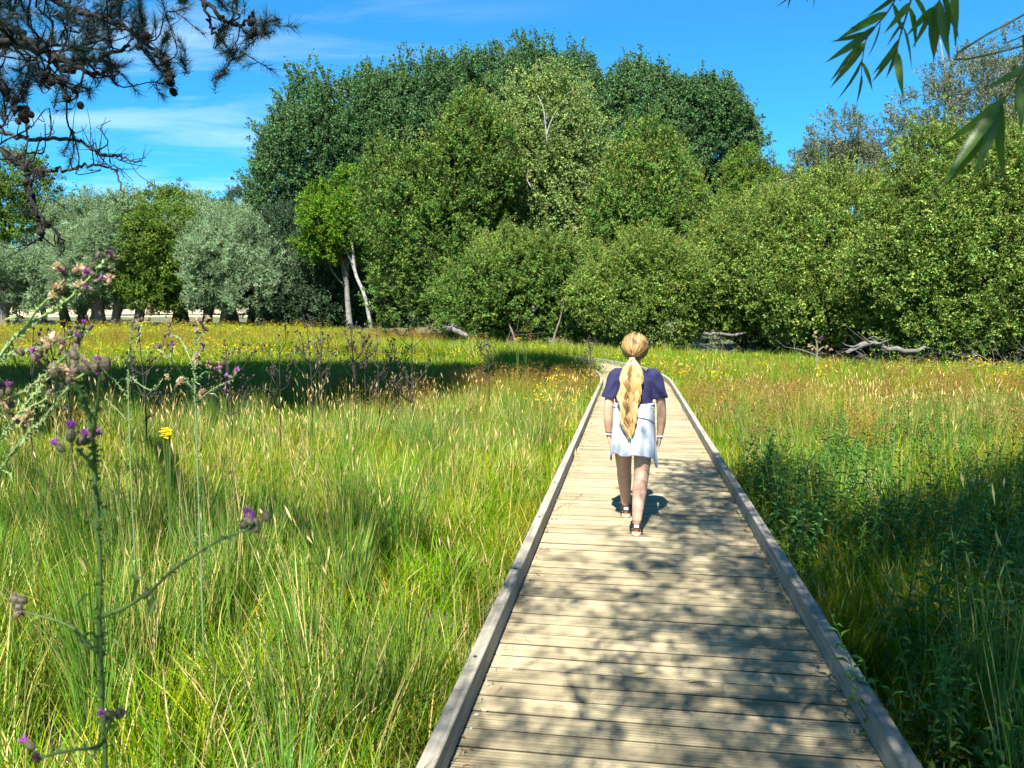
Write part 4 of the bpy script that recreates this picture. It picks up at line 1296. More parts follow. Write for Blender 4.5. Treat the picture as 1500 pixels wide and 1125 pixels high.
def gpt(x, y): return np.array([x, y, float(ground_z(x, y))])
d = 1.15
p0 = P(152, 1125, d)
thistle('tall spiny thistle with one thick upright stem close beside the near end of the kerb', gpt(p0[0], d),
        [[gpt(p0[0], d), P(152, 1125, d), P(147, 900, d), P(140, 700, d + .01), P(131, 610, d), P(108, 553, d - .02)],
         [P(148, 905, d), P(212, 872, d - .05), P(300, 802, d - .1), P(382, 771, d - .12)],
         [P(150, 962, d), P(96, 915, d + .04), P(26, 893, d + .08)],
         [P(140, 690, d), P(126, 672, d - .02), P(112, 658, d - .03)],
         [P(137, 640, d), P(142, 590, d - .03), P(150, 545, d - .06)],
         [P(151, 1090, d), P(100, 1100, d - .05), P(58, 1112, d - .08)],
         [P(151, 1085, d), P(160, 1068, d - .03), P(163, 1052, d - .04)]],
        [(P(108, 551, d - .02), 'bud', 4), (P(124, 548, d - .02), 'bud', 2), (P(384, 769, d - .12), 'bud', 3), (P(376, 778, d - .12), 'purple', 1), (P(355, 775, d - .1), 'purple', 1),
         (P(22, 892, d + .08), 'bud', 4), (P(112, 655, d - .03), 'purple', 4), (P(148, 543, d - .06), 'bud', 2), (P(56, 1110, d - .08), 'purple', 2),
         (P(168, 1047, d - .04), 'purple', 1), (P(158, 1058, d - .04), 'bud', 3), (P(210, 876, d - .05), 'bud', 1)], r=0.0032, col=(0.085, 0.135, 0.045), group='tall thistles beside the boardwalk')
d = 1.75
p0 = P(-90, 800, d)
b0 = gpt(p0[0], d)
def fan(*pp): return [b0, P(-70, 900 - 0, d), *[P(x, y, d + dz) for x, y, dz in pp]]
thistle('pale green thistle leaning in from the left edge in a fan of branching stems', b0,
        [fan((-30, 560, 0), (0, 521, .02), (38, 479, .03), (79, 453, .05), (117, 423, .06), (156, 379, .08)),
         fan((-40, 680, .0), (0, 602, -.05), (44, 567, -.06), (106, 512, -.08)),
         fan((-40, 740, .0), (0, 690, -.05), (29, 649, -.1), (67, 608, -.12), (101, 566, -.15)),
         fan((-40, 710, .0), (0, 642, .05), (29, 605, .06), (72, 553, .08)),
         fan((-40, 600, .0), (6, 524, .1), (59, 510, .12), (112, 489, .15), (126, 487, .15)),
         [P(38, 479, d + .03), P(62, 447, d + .02), P(100, 404, d)],
         [P(112, 428, d + .06), P(130, 419, d + .05), P(158, 417, d + .04)],
         [P(29, 605, d + .06), P(55, 592, d + .03), P(86, 573, d)],
         [P(101, 566, d - .15), P(120, 550, d - .17), P(140, 541, d - .18)],
         [P(0, 602, d - .05), P(-2, 585, d - .06), P(4, 577, d - .08)]],
        [(P(157, 377, d + .08), 'bud', 3), (P(160, 381, d + .08), 'purple', 1), (P(139, 391, d + .07), 'bud', 2), (P(121, 412, d + .06), 'fluff', 2), (P(100, 402, d), 'fluff', 2), (P(97, 404, d), 'purple', 1),
         (P(144, 415, d + .05), 'purple', 3), (P(160, 417, d + .04), 'fluff', 1), (P(90, 425, d + .01), 'fluff', 3), (P(121, 482, d + .15), 'purple', 1), (P(126, 491, d + .15), 'bud', 2), (P(105, 508, d - .08), 'bud', 3), (P(113, 502, d - .08), 'purple', 1),
         (P(80, 513, d - .07), 'fluff', 3), (P(56, 531, d - .06), 'purple', 2), (P(46, 527, d - .06), 'bud', 3), (P(78, 542, d - .06), 'fluff', 4), (P(67, 553, d + .08), 'bud', 3), (P(86, 571, d), 'bud', 2),
         (P(140, 539, d - .18), 'fluff', 3), (P(152, 541, d - .18), 'purple', 2), (P(5, 575, d - .08), 'purple', 3), (P(15, 597, d - .05), 'fluff', 3), (P(35, 616, d), 'fluff', 3), (P(88, 553, d), 'fluff', 4)],
        r=0.0038, col=(0.215, 0.275, 0.125), group='tall thistles beside the boardwalk')
d = 3.9
p0 = P(189, 640, d); b0 = gpt(p0[0], d)
thistle('slender upright thistle with few dark heads behind the leaning one', b0,
        [[b0, P(189, 607, d), P(190, 526, d), P(194, 480, d)], [P(191, 552, d), P(208, 566, d - .05), P(224, 572, d - .1), P(238, 556, d - .1)],
         [P(189, 585, d), P(172, 562, d), P(150, 540, d - .05)], [P(191, 530, d), P(200, 505, d), P(208, 474, d + .05)], [P(188, 620, d), P(172, 600, d), P(156, 584, d)]],
        [(P(194, 478, d), 'bud', 3), (P(208, 472, d + .05), 'bud', 3), (P(238, 554, d - .1), 'fluff', 2), (P(190, 563, d), 'purple', 1), (P(150, 538, d - .05), 'purple', 2), (P(204, 495, d), 'bud', 2)], r=0.0036, col=(0.20, 0.26, 0.12), group='tall thistles beside the boardwalk', head_scale=1.3)
d = 3.5
p0 = P(287, 640, d); b0 = gpt(p0[0], d)
thistle('bushy thistle topped with pale fluffy seed heads standing before the tree shadow', b0,
        [[b0, P(287, 610, d), P(285, 550, d), P(288, 476, d)], [P(284, 572, d), P(266, 548, d), P(249, 526, d - .1), P(231, 511, d - .1)], [P(285, 545, d), P(274, 515, d), P(262, 494, d + .1), P(246, 490, d + .1)],
         [P(286, 560, d), P(300, 545, d + .1), P(312, 547, d + .1)], [P(287, 505, d), P(296, 490, d), P(302, 480, d)], [P(287, 590, d), P(312, 570, d - .1), P(342, 556, d - .12)],
         [P(286, 530, d), P(292, 525, d), P(297, 532, d - .05)], [P(286, 580, d), P(276, 566, d - .1), P(270, 560, d - .15)]],
        [(P(288, 474, d), 'fluff', 4), (P(302, 479, d), 'fluff', 5), (P(245, 489, d + .1), 'bud', 2), (P(230, 510, d - .1), 'bud', 2), (P(313, 546, d + .1), 'fluff', 4), (P(343, 555, d - .12), 'purple', 3), (P(337, 566, d - .12), 'purple', 2),
         (P(297, 533, d - .05), 'fluff', 3), (P(270, 559, d - .15), 'fluff', 3), (P(293, 507, d), 'purple', 2), (P(291, 580, d), 'fluff', 3), (P(250, 515, d), 'purple', 1), (P(322, 540, d + .1), 'purple', 2), (P(252, 570, d - .1), 'purple', 2)],
        r=0.0038, col=(0.20, 0.26, 0.13), group='tall thistles beside the boardwalk', head_scale=1.35)
d = 22.5
p0 = P(1196, 530, d); b0 = gpt(p0[0], d)
thistle('single pinkish thistle standing before the dark hollow of the right thicket', b0,
        [[b0, P(1197, 512, d), P(1195, 496, d)], [P(1197, 516, d), P(1206, 508, d), P(1210, 512, d)], [P(1197, 514, d), P(1190, 506, d), P(1186, 510, d)]],
        [(P(1195, 495, d), 'fluff', 4), (P(1210, 511, d), 'fluff', 2), (P(1187, 508, d), 'fluff', 3), (P(1203, 500, d), 'purple', 3)], r=0.018, spines=False, leaf_every=0.2, head_scale=4.0, col=(0.28, 0.22, 0.17))

# dark dead stems standing above the meadow
dead_spots = [(42, 482, 7.5), (98, 478, 7.0), (207, 484, 8.5), (332, 500, 9.5), (405, 492, 10), (452, 480, 11), (472, 474, 11.5), (516, 479, 11), (532, 481, 12), (556, 492, 11.5), (607, 482, 10.5), (715, 505, 13), (864, 500, 16), (580, 498, 14)]
desc = ['leftmost of all, behind the leaning thistle', 'behind the middle of the leaning thistle', 'beside the slender thistle', 'just right of the bushy thistle', 'halfway between bushy thistle and the stem group', 'at the left of the stem group',
        'tallest of the stem group', 'in the middle of the stem group', 'close to the right of the group middle', 'at the right of the stem group, low', 'alone in front of the fallen grey branch', 'small one in front of the green sallow', 'near the far end of the boardwalk', 'small one behind the stem group']
for (px, py, d), ds in zip(dead_spots, desc):
    t = P(px, py, d); b0 = gpt(t[0], d); H = t[2] - b0[2]
    mb = MB(); cc = (0.026, 0.020, 0.016)
    ln = smooth_line([np.zeros(3), np.array([random.uniform(-.04, .04), 0, H * .5]), np.array([random.uniform(-.05, .05), 0, H])], 8)
    add_tube(mb, ln, [0.010, 0.009, 0.004], seg=5, col=cc)
    hp = [ln[-1]]
    for k in range(random.randrange(8, 13)):
        f = random.uniform(0.45, 0.95); p = ln[int(f * 7)]; a = random.uniform(0, 6.28)
        L = H * random.uniform(0.10, 0.24)
        e = p + np.array([math.cos(a) * L * .75, math.sin(a) * L * .6, L * .8])
        add_tube(mb, smooth_line([p, p + (e - p) * .5 + np.array([math.cos(a) * .03, 0, -.02]), e], 5), [0.006, 0.0035], seg=4, col=cc)
        hp.append(e)
        for q in range(3):
            e2 = e + np.array([random.uniform(-.08, .08), random.uniform(-.06, .06), random.uniform(0.0, .1)])
            add_tube(mb, [e - (e - p) * .3, e2], [0.0045, 0.003], seg=3, col=cc); hp.append(e2)
    root = empty('dead_thistle', b0, 'dark dead thistle skeleton ' + ds, 'dead thistle', 'dark dead thistle stems standing above the meadow')
    mb.build('stem', M_attr, root)
    mb = MB()
    for p in hp: add_ball(mb, p + np.array([0, 0, .01]), (0.015, 0.015, 0.017), col=vary((0.03, 0.022, 0.018), .3), nu=6, nv=4, jitter=.4)
    mb.build('seed_head', M_attr, root)['kind'] = 'stuff'


def ragwort(label, px, py, d, w):
    t = P(px, py, d); b0 = gpt(t[0], d); H = t[2] - b0[2]
    root = empty('ragwort_plant', b0, label, 'flower')
    mb = MB(); hm = MB()
    for k in range(5):
        a = k * 1.256; e = np.array([math.cos(a) * w, math.sin(a) * w, H + random.uniform(-.04, .02)])
        add_tube(mb, smooth_line([(0, 0, 0), (e[0] * .2, e[1] * .2, H * .6), e], 6), [0.006, 0.003], seg=4, col=(0.12, 0.17, 0.05))
        for q in range(12):
            c = e + np.array([random.uniform(-1, 1) * w * .6, random.uniform(-1, 1) * w * .6, random.uniform(-.01, .02)]); R = random.uniform(0.009, 0.013)
            V = [c + (0, 0, .004)] + [c + np.array([R * math.cos(j), R * math.sin(j), 0]) for j in np.linspace(0, 6.28, 7)[:-1]]
            hm.add(V, [(0, 1 + j, 1 + (j + 1) % 6) for j in range(6)], 0, vary((0.70, 0.50, 0.01), .15))
    mb.build('stem', M_herb, root); hm.build('flower_head', M_herb, root)['kind'] = 'stuff'
ragwort('tall ragwort with bright yellow flower head in front of the low sallow', 770, 483, 17.5, 0.10)
ragwort('shorter ragwort with yellow flower head left of the taller one', 758, 496, 17.0, 0.06)
ragwort('small yellow ragwort among grass at the foot of the bushy thistle', 244, 635, 4.6, 0.022)

# ----------------------------------------------------------------------------- overhanging pine
PINE = np.array([-7.6, 6.6, float(ground_z(-7.6, 6.6))])
pine = empty('pine_tree', PINE, 'old pine whose live and dead limbs with cones hang in from the top left', 'tree')
mb = MB()
add_tube(mb, smooth_line([(0, 0, -0.2), (-0.1, 0.1, 4), (-0.5, 0.6, 9), (-1.4, 2.2, 14), (-2.2, 3.6, 18)], 16), [0.55, 0.42, 0.36, 0.28, 0.12], seg=12, rough=0.1)
for k in range(14):
    a = k * 2.4; L = random.uniform(4.0, 8.5)
    add_limb(mb, (-1.2 - 0.05 * k, 1.9 + 0.1 * k, 12.0 + 0.4 * k), (-2.4 + math.cos(a) * L, 3.4 + math.sin(a) * L * .5, 15.0 + random.uniform(-1, 1.5)), 0.13, 0.04)
add_limb(mb, (-0.1, 0.1, 5.2), (5.6, -5.2, 5.9), 0.14, 0.03, wob=.05)  # unseen limb added to carry the low shading sprays
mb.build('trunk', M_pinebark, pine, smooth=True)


def needle_tuft(n=62, L=0.062):
    mb = MB()
    for k in range(n):
        z = random.uniform(-0.05, 0.02); a = random.uniform(0, 6.28); t = random.uniform(0.35, 1.35) * (1.0 if z < 0 else 0.6)
        d = np.array([math.cos(a) * math.sin(t), math.sin(a) * math.sin(t), math.cos(t)])
        s = np.cross(d, rdir()); s /= np.linalg.norm(s); p = np.array([0, 0, z]); l = L * random.uniform(0.7, 1.1)
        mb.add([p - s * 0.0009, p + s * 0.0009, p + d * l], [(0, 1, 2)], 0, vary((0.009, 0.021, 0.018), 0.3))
    return proto('needle_tuft', mb, M_needle)
T_needle = [needle_tuft() for _ in range(4)]
cone_mb = MB()
for lay in range(7):
    for k in range(8):
        a = k * 0.785 + lay * 0.39; zz = lay * 0.0085; rr = 0.020 * math.sin(0.5 + lay * 0.38)
        c = np.array([math.cos(a) * rr, math.sin(a) * rr, zz]); d = np.array([math.cos(a), math.sin(a), 0.7])
        s = np.array([-math.sin(a), math.cos(a), 0])
        cone_mb.add([c * .4, c + s * .007, c + d * .011 + s * .005, c + d * .011 - s * .005, c - s * .007, c + d * .006 + (0, 0, .008)], [(0, 1, 2, 3, 4), (1, 5, 2), (2, 5, 3), (3, 5, 4)], 0, vary((0.012, 0.009, 0.008), .3))
add_ball(cone_mb, (0, 0, 0.026), (0.014, 0.014, 0.03), col=(0.05, 0.035, 0.025), nu=8, nv=6)
CONE = cone_mb.mesh('pine_cone', M_attr)
tuft_p, tuft_d, tuft_s = [], [], []


def pine_branch(name, pxs, d0, d1, r0, r1, live, nside, sidelen, trunk_z, label=None, mat=None, hang=0.0):
    n = len(pxs)
    pts = [P(x, y, d0 + (d1 - d0) * i / (n - 1)) - PINE for i, (x, y) in enumerate(pxs)]
    if trunk_z is not None:
        a = np.array([-0.1, 0.1, trunk_z]); b = pts[0]
        pts = [a, a * .5 + b * .5 + np.array([0, 0, .15])] + pts
        pre = 2
    else: pre = 0
    ln = smooth_line(pts, 10 * len(pts))
    ln[2:] += rng.normal(size=(len(ln) - 2, 3)) * 0.006
    mb = MB()
    rad = np.interp(np.arange(len(ln)), [0, len(ln) * pre / len(pts), len(ln) - 1], [r0 * (2.6 if pre else 1), r0, r1])
    add_tube(mb, ln, rad, seg=7, rough=0.25)
    start = int(len(ln) * pre / len(pts))
    ends = [(ln[-1], ln[-1] - ln[-3])]
    for k in range(nside):
        i = random.randrange(start, len(ln) - 1); p = ln[i]; t = ln[min(i + 1, len(ln) - 1)] - ln[i - 1]; t /= np.linalg.norm(t)
        o = rdir(); o = o - t * np.dot(o, t); o /= np.linalg.norm(o)
        d = t * random.uniform(0.3, 0.9) + o + np.array([0, 0, -hang * random.random()])
        L = sidelen * random.uniform(0.4, 1.2)
        kn = [p, p + d * L * .35 + rng.normal(size=3) * .02, p + d * L * .7 + rng.normal(size=3) * .035 + np.array([0, 0, .03]), p + d * L + rng.normal(size=3) * .04 + np.array([0, 0, .06])]
        sl = smooth_line(kn, 9); rr = min(rad[i] * .5, 0.009)
        add_tube(mb, sl, [rr, rr * .45], seg=5, rough=.3)
        ends.append((sl[-1], sl[-1] - sl[-3]))
        for q in range(3 if not live else 4):
            j = random.randrange(2, 8); b = sl[j]; dd = d * .6 + rdir() * 0.9 + np.array([0, 0, .25]); l = L * random.uniform(.2, .5)
            tl = smooth_line([b, b + dd * l * .5 + rng.normal(size=3) * .012, b + dd * l + np.array([0, 0, .03])], 5)
            add_tube(mb, tl, [rr * .55, rr * .28], seg=4, rough=.3)
            ends.append((tl[-1], tl[-1] - tl[-2]))
            if live and random.random() < .5:
                tuft_p.append(tl[2]); tuft_d.append(tl[3] - tl[2]); tuft_s.append(random.uniform(.7, .95))
    o = mb.build('branch', mat or M_pinebark, pine, smooth=True)
    if label: o['label'] = label
    if live:
        for p, d in ends:
            if random.random() < live:
                tuft_p.append(p); tuft_d.append(d); tuft_s.append(random.uniform(.8, 1.15))
                if random.random() < .6: tuft_p.append(p - d * .8); tuft_d.append(d); tuft_s.append(random.uniform(.75, 1.0))
pine_branch('branch', [(-180, -40), (-60, 0), (15, 40), (62, 72), (120, 92), (190, 68)], 4.2, 3.3, 0.024, 0.007, 0.9, 22, 0.30, 3.6, 'live limb thick with dark needles', hang=.2)
pine_branch('branch', [(-120, -90), (0, -25), (60, -8), (110, 15), (165, 30), (215, 62), (247, 108)], 4.0, 3.2, 0.018, 0.005, 0.75, 18, 0.24, 3.9, hang=.2)
pine_branch('branch', [(100, -90), (200, -40), (285, -8), (322, 24), (352, 36), (372, 18)], 3.7, 3.2, 0.014, 0.005, 0.75, 15, 0.17, None, hang=.5)
pine_branch('branch', [(-60, 75), (20, 60), (90, 88), (140, 108), (170, 95)], 3.6, 3.3, 0.018, 0.006, 0.9, 14, 0.20, None, hang=.3)
pine_branch('branch', [(300, 0), (312, 42), (330, 66), (345, 88)], 3.4, 3.3, 0.007, 0.003, 0.25, 5, 0.08, None, hang=.5)
pine_branch('branch', [(-200, 170), (-30, 186), (38, 204), (110, 206), (142, 224), (170, 228), (204, 238)], 4.2, 3.4, 0.014, 0.003, 0, 15, 0.16, 2.7, 'bare dead limb with twiggy tips', M_limb)
pine_branch('branch', [(-160, 200), (-20, 214), (30, 232), (62, 250), (110, 246), (165, 246), (182, 290)], 4.1, 3.4, 0.014, 0.003, 0, 15, 0.15, 2.6, 'bare dead limb with twiggy tips', M_limb)
pine_branch('branch', [(5, 225), (36, 248), (46, 285), (58, 330), (60, 348), (36, 358)], 3.6, 3.4, 0.012, 0.004, 0, 9, 0.10, None, 'drooping dead branchlet', M_pinebark, hang=.6)
pine_branch('branch', [(40, 235), (41, 280), (62, 318), (88, 345), (92, 372)], 3.5, 3.4, 0.009, 0.003, 0, 7, 0.09, None, 'drooping dead branchlet', M_pinebark, hang=.6)
pine_branch('branch', [(-60, 60), (-5, 105), (8, 140), (28, 165)], 3.7, 3.5, 0.014, 0.006, 0.3, 8, 0.13, None, hang=.4)
pine_branch('branch', [(70, 95), (80, 120), (105, 128), (112, 142)], 3.4, 3.35, 0.007, 0.004, 0, 6, 0.08, None, hang=.4)
# fuller foliage along the top edge, on the limbs above
for k in range(120):
    x, y = random.uniform(-40, 205), random.uniform(-75, 60)
    if y > 55 - abs(x - 70) * .15: continue
    p = P(x, y, random.uniform(3.2, 4.0)) - PINE
    tuft_p.append(p); tuft_d.append(rdir() + np.array([0.5, 0, .3])); tuft_s.append(random.uniform(.8, 1.2))
tp, td = np.array(tuft_p), np.array(tuft_d)
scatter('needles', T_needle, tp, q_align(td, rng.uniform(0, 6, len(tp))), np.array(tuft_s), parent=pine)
for px, py, m, d in [(112, 142, 3, 3.35), (30, 164, 6, 3.5), (36, 158, 4, 3.5), (247, 115, 4, 3.2), (78, 120, 4, 3.35), (366, 38, 3, 3.2), (62, 328, 2, 3.4), (200, 62, 2, 3.3), (98, 98, 3, 3.3), (236, 70, 1, 3.25)]:
    for k in range(m):
        o = obj('pine_cone', CONE, pine)
        o.location = list(P(px, py, d) - PINE + rng.normal(size=3) * 0.02)
        o.rotation_euler = (random.uniform(1.2, 3.6), random.uniform(-.6, .6), random.uniform(0, 6)); s = random.uniform(.45, .66); o.scale = (s, s, s)
# the crown high overhead
S_pine = []
for _ in range(3):
    mb = MB()
    for k in range(120):
        p = rng.normal(size=3) * np.array([.22, .22, .12]); dd = rdir(); dd[2] = abs(dd[2])
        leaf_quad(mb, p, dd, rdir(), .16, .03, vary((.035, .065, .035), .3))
    S_pine.append(proto('pine_spray', mb, M_needle))
cp, cd, _ = crown_points([(np.array([-3.0, 2.2, 15.8]), np.array([9.0, 5.2, 2.2])), (np.array([3.2, 4.6, 15.0]), np.array([4.2, 2.4, 1.6])), (np.array([3.6, 5.0, 15.2]), np.array([2.6, 1.8, 1.2])), (np.array([-10, 0.5, 15.2]), np.array([8, 6.5, 2.4])), (np.array([-1.6, -1.6, 14.8]), np.array([5.0, 3.0, 1.8]))], 11500, 110, 1.35, .4, 4242)
lp, ld, _ = crown_points([(np.array([4.7, -5.1, 5.7]), np.array([2.0, 1.0, 0.45])), (np.array([3.2, -4.7, 5.9]), np.array([1.5, 1.0, 0.5]))], 7, 6, 0.45, .4, 4343)  # low sprays out of view, added to shade the hanging limbs
cp, cd = np.concatenate([cp, lp]), np.concatenate([cd, ld])
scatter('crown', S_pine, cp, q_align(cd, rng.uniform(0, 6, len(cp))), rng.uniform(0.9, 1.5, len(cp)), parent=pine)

# ----------------------------------------------------------------------------- overhanging willow
WIL = np.array([6.6, -1.8, float(ground_z(6.6, -1.8))])
willow = empty('willow_tree', WIL, 'near willow whose long narrow leaves hang in from the top right and shade the boardwalk', 'tree')
mb = MB()
wtop = np.array([0, 0, 4.6])
add_tube(mb, smooth_line([(0, 0, -.2), (0.1, -.1, 1.6), (-.2, .2, 3.2), wtop], 9), [.42, .32, .28, .2], seg=10, rough=.12)
WL = []
for tgt in [(-4.6, 1.6, 5.6), (-2.5, 4.5, 5.4), (1.5, 5.5, 5.6), (3.5, 3.0, 6.0), (-5.2, -.4, 5.8), (-1, 1.5, 7.4), (2, -2, 7), (-3.2, 3.0, 4.9)]:
    WL.append(add_limb(mb, wtop * random.uniform(.6, 1), tgt, .12, .02, wob=.07, sag=.04, n=9))
mb.build('trunk', M_bark, willow, smooth=True)
S_willow = [make_sprig('willow_spray', 44, 0.75, 0.26, 0.115, 0.02, (0.062, 0.115, 0.030), droop=.25, angle=.55, twigs=5, mat=M_wleaf, stem_r=.004) for _ in range(4)]
L_SUN = -np.array(TO_SUN)
def in_poly(x, y, poly):
    inside = np.zeros(len(x), bool); n = len(poly)
    for i in range(n):
        x1, y1 = poly[i]; x2, y2 = poly[(i + 1) % n]
        c = ((y1 > y) != (y2 > y)) & (x < (x2 - x1) * (y - y1) / (y2 - y1 + 1e-12) + x1)
        inside ^= c
    return inside
r_ = np.random.default_rng(99)
n = 26000
cx_, cy_, cz_ = r_.uniform(-2, 10, n), r_.uniform(-6.0, 8.5, n), r_.uniform(4.3, 7.4, n)
k_ = (cz_ - 0.1) / -L_SUN[2]
sx, sy = cx_ + L_SUN[0] * k_, cy_ + L_SUN[1] * k_                 # where the spray's shade lands
dense = [(1.25, 0.0), (1.45, 2.6), (1.9, 5.0), (2.35, 6.0), (4.4, 7.5), (6.4, 8.8), (8.4, 9.7), (12, 10.2), (12, 0)]
light = [(-0.5, 0.8), (-0.3, 3.2), (0.05, 4.7), (1.0, 5.6), (1.45, 6.9), (1.75, 8.6), (3.0, 8.2), (2.6, 0.8)]
clump = 0.6 * vnoise(sx, sy, 0.55, 31) + 0.4 * vnoise(sx, sy, 0.22, 32)
pd = np.where(in_poly(sx, sy, dense), 0.62, 0.0)
edge = np.clip((sx + 0.4) / 2.4, 0, 1)
pl = np.where(in_poly(sx, sy, light), (0.27 + 0.30 * edge) * np.clip((clump - 0.36) * 7, 0, 1), 0.0)
keep = (r_.random(n) < np.maximum(pd, pl)) & ((cy_ < 0.2) | (cz_ > 1.6 + 0.415 * cy_ + 0.55))
cp = np.stack([cx_, cy_, cz_], 1)[keep] - WIL
ex = r_.normal(size=(90, 3)) * np.array([.55, .35, .3]) + np.array([.55, .0, 4.3]) - WIL  # extra crown sprays added sunward of the hanging leaves to shade them
cp = np.concatenate([cp, ex])
cd = r_.normal(size=cp.shape) * .5 + np.array([0, 0, -.7])
scatter('crown', S_willow, cp, q_align(cd, r_.uniform(0, 6, len(cp))), r_.uniform(.85, 1.25, len(cp)), parent=willow)

# the sprays that hang into view, leaf by leaf
def willow_leaf_mesh(L, W, bend):
    mb = MB(); st = [0, .12, .3, .55, .8, 1.0]; wd = [.12, .65, 1.0, .85, .42, .02]
    V = []
    for s, w in zip(st, wd):
        z = -bend * s * s * L
        V += [(-W * w / 2, s * L, z + W * .12 * w), (0, s * L, z), (W * w / 2, s * L, z + W * .12 * w)]
    Fc = []
    for i in range(5):
        a = 3 * i; Fc += [(a, a + 1, a + 4, a + 3), (a + 1, a + 2, a + 5, a + 4)]
    mb.add(V, Fc, 0, (0.070, 0.130, 0.028))
    return mb.mesh('leaf', M_wleaf, True)
WLEAF = [willow_leaf_mesh(L, W, b) for L, W, b in [(.115, .017, .15), (.10, .016, .3), (.125, .019, .2), (.085, .013, .1), (.11, .018, .4)]]
def hanging(pxs, d, leaves, from_=None):
    pts = [P(x, y, d + dz) - WIL for x, y, dz in pxs]
    if from_ is not None: pts = [np.asarray(from_), np.asarray(from_) * .4 + pts[0] * .6 + np.array([0, 0, .25])] + pts
    ln = smooth_line(pts, 8 * len(pts))
    mb = MB(); add_tube(mb, ln, [.012 if from_ is not None else .0022, .0022, .0016, .0009], seg=5, col=(.12, .10, .04))
    tw = mb.build('hanging_twig', M_herb, willow, smooth=True)
    for (bx, by, tx, ty, s) in leaves:
        a = P(bx, by, d) - WIL; b = P(tx, ty, d + random.uniform(-.05, .05)) - WIL
        j = int(np.argmin(np.linalg.norm(ln - a, axis=1))); a = ln[j]
        me = random.choice(WLEAF)
        L = max(v.co.y for v in me.vertices)
        o = obj('leaf', me, tw); o.location = list(a)
        dd = Vector(b - a)
        o.rotation_mode = 'QUATERNION'
        yv = dd.normalized(); zv = Vector((random.uniform(-.5, .5), -1, random.uniform(-.4, .6))); zv = (zv - yv * zv.dot(yv)).normalized()
        xv = yv.cross(zv)
        o.rotation_quaternion = Matrix((xv, yv, zv)).transposed().to_quaternion() @ Quaternion((0, 1, 0), random.uniform(-.75, .75))
        k = dd.length / L; o.scale = (min(k, 1.25), k, k)
hanging([(1400, -120, .1), (1330, -30, 0), (1300, 18, 0), (1272, 52, 0), (1264, 82, 0), (1262, 108, 0)], 1.62,
        [(1300, 18, 1232, 50, 1), (1296, 22, 1244, 42, 1), (1275, 48, 1212, 90, 1), (1276, 46, 1216, 66, 1), (1266, 70, 1214, 128, 1), (1268, 62, 1226, 100, 1), (1264, 85, 1236, 150, 1), (1263, 92, 1282, 128, 1),
         (1262, 108, 1258, 156, 1), (1290, 30, 1280, 84, 1), (1318, -4, 1270, 30, 1), (1312, 5, 1325, 50, 1), (1285, 38, 1240, 75, 1)], from_=WL[0][-2])
hanging([(1380, -100, .1), (1345, -30, 0), (1326, 28, 0), (1316, 62, 0), (1314, 78, 0)], 1.60,
        [(1326, 28, 1296, 66, 1), (1322, 40, 1342, 100, 1), (1318, 55, 1286, 120, 1), (1316, 64, 1282, 108, 1), (1314, 76, 1318, 130, 1), (1334, 5, 1305, 40, 1), (1338, -8, 1372, 40, 1), (1316, 70, 1300, 118, 1), (1332, 12, 1354, 62, 1)])
hanging([(1440, -100, .1), (1400, -40, 0), (1378, -2, 0), (1366, 12, 0)], 1.58,
        [(1380, -5, 1408, 50, 1), (1372, 2, 1370, 88, 1), (1368, 8, 1353, 78, 1), (1385, -12, 1398, 58, 1), (1368, 10, 1330, 50, 1), (1390, -20, 1409, 20, 1), (1376, 0, 1387, 84, 1), (1366, 12, 1340, 70, 1), (1380, -6, 1356, 36, 1), (1394, -30, 1404, 70, 1)])
hanging([(1260, -110, .05), (1205, -50, 0), (1170, -22, 0), (1158, -6, 0)], 1.7, [(1165, -14, 1140, 18, 1), (1160, -8, 1152, 12, 1), (1190, -36, 1200, 10, 1), (1182, -30, 1184, 6, 1)])
hanging([(1620, -40, .1), (1545, 60, .05), (1505, 95, 0), (1478, 135, 0), (1464, 156, 0)], 1.50,
        [(1474, 142, 1412, 205, 1), (1468, 150, 1380, 256, 1), (1466, 154, 1404, 276, 1), (1464, 156, 1430, 262, 1), (1470, 150, 1454, 262, 1), (1500, 100, 1488, 166, 1), (1490, 118, 1500, 190, 1), (1505, 95, 1456, 128, 1), (1515, 85, 1498, 160, 1)], from_=WL[3][-2])
hanging([(1600, 0, .1), (1540, 30, .05), (1500, 52, 0), (1470, 64, 0)], 1.75, [(1500, 52, 1520, 120, 1), (1520, 40, 1505, 90, 1), (1545, 25, 1530, 95, 1)])

# ----------------------------------------------------------------------------- the girl
M_skin = plain_mat('skin', (0.48, 0.275, 0.185), rough=0.5, spec=0.3, noise=0.10, scale=30, sss=0.12)
M_shirt = plain_mat('navy_jersey', (0.021, 0.022, 0.062), rough=0.85, spec=0.15, noise=0.12, scale=160, bump=0.15)
M_denim = plain_mat('pale_denim', (0.37, 0.405, 0.455), rough=0.85, spec=0.15, noise=0.10, scale=220, bump=0.25)
M_dark = plain_mat('black_webbing', (0.022, 0.022, 0.026), rough=0.7, spec=0.3)
M_sole = plain_mat('tan_rubber_sole', (0.45, 0.34, 0.22), rough=0.8)
M_orange = plain_mat('orange_lining', (0.75, 0.20, 0.07), rough=0.8)
M_white = plain_mat('pale_tag', (0.55, 0.63, 0.66), rough=0.6)


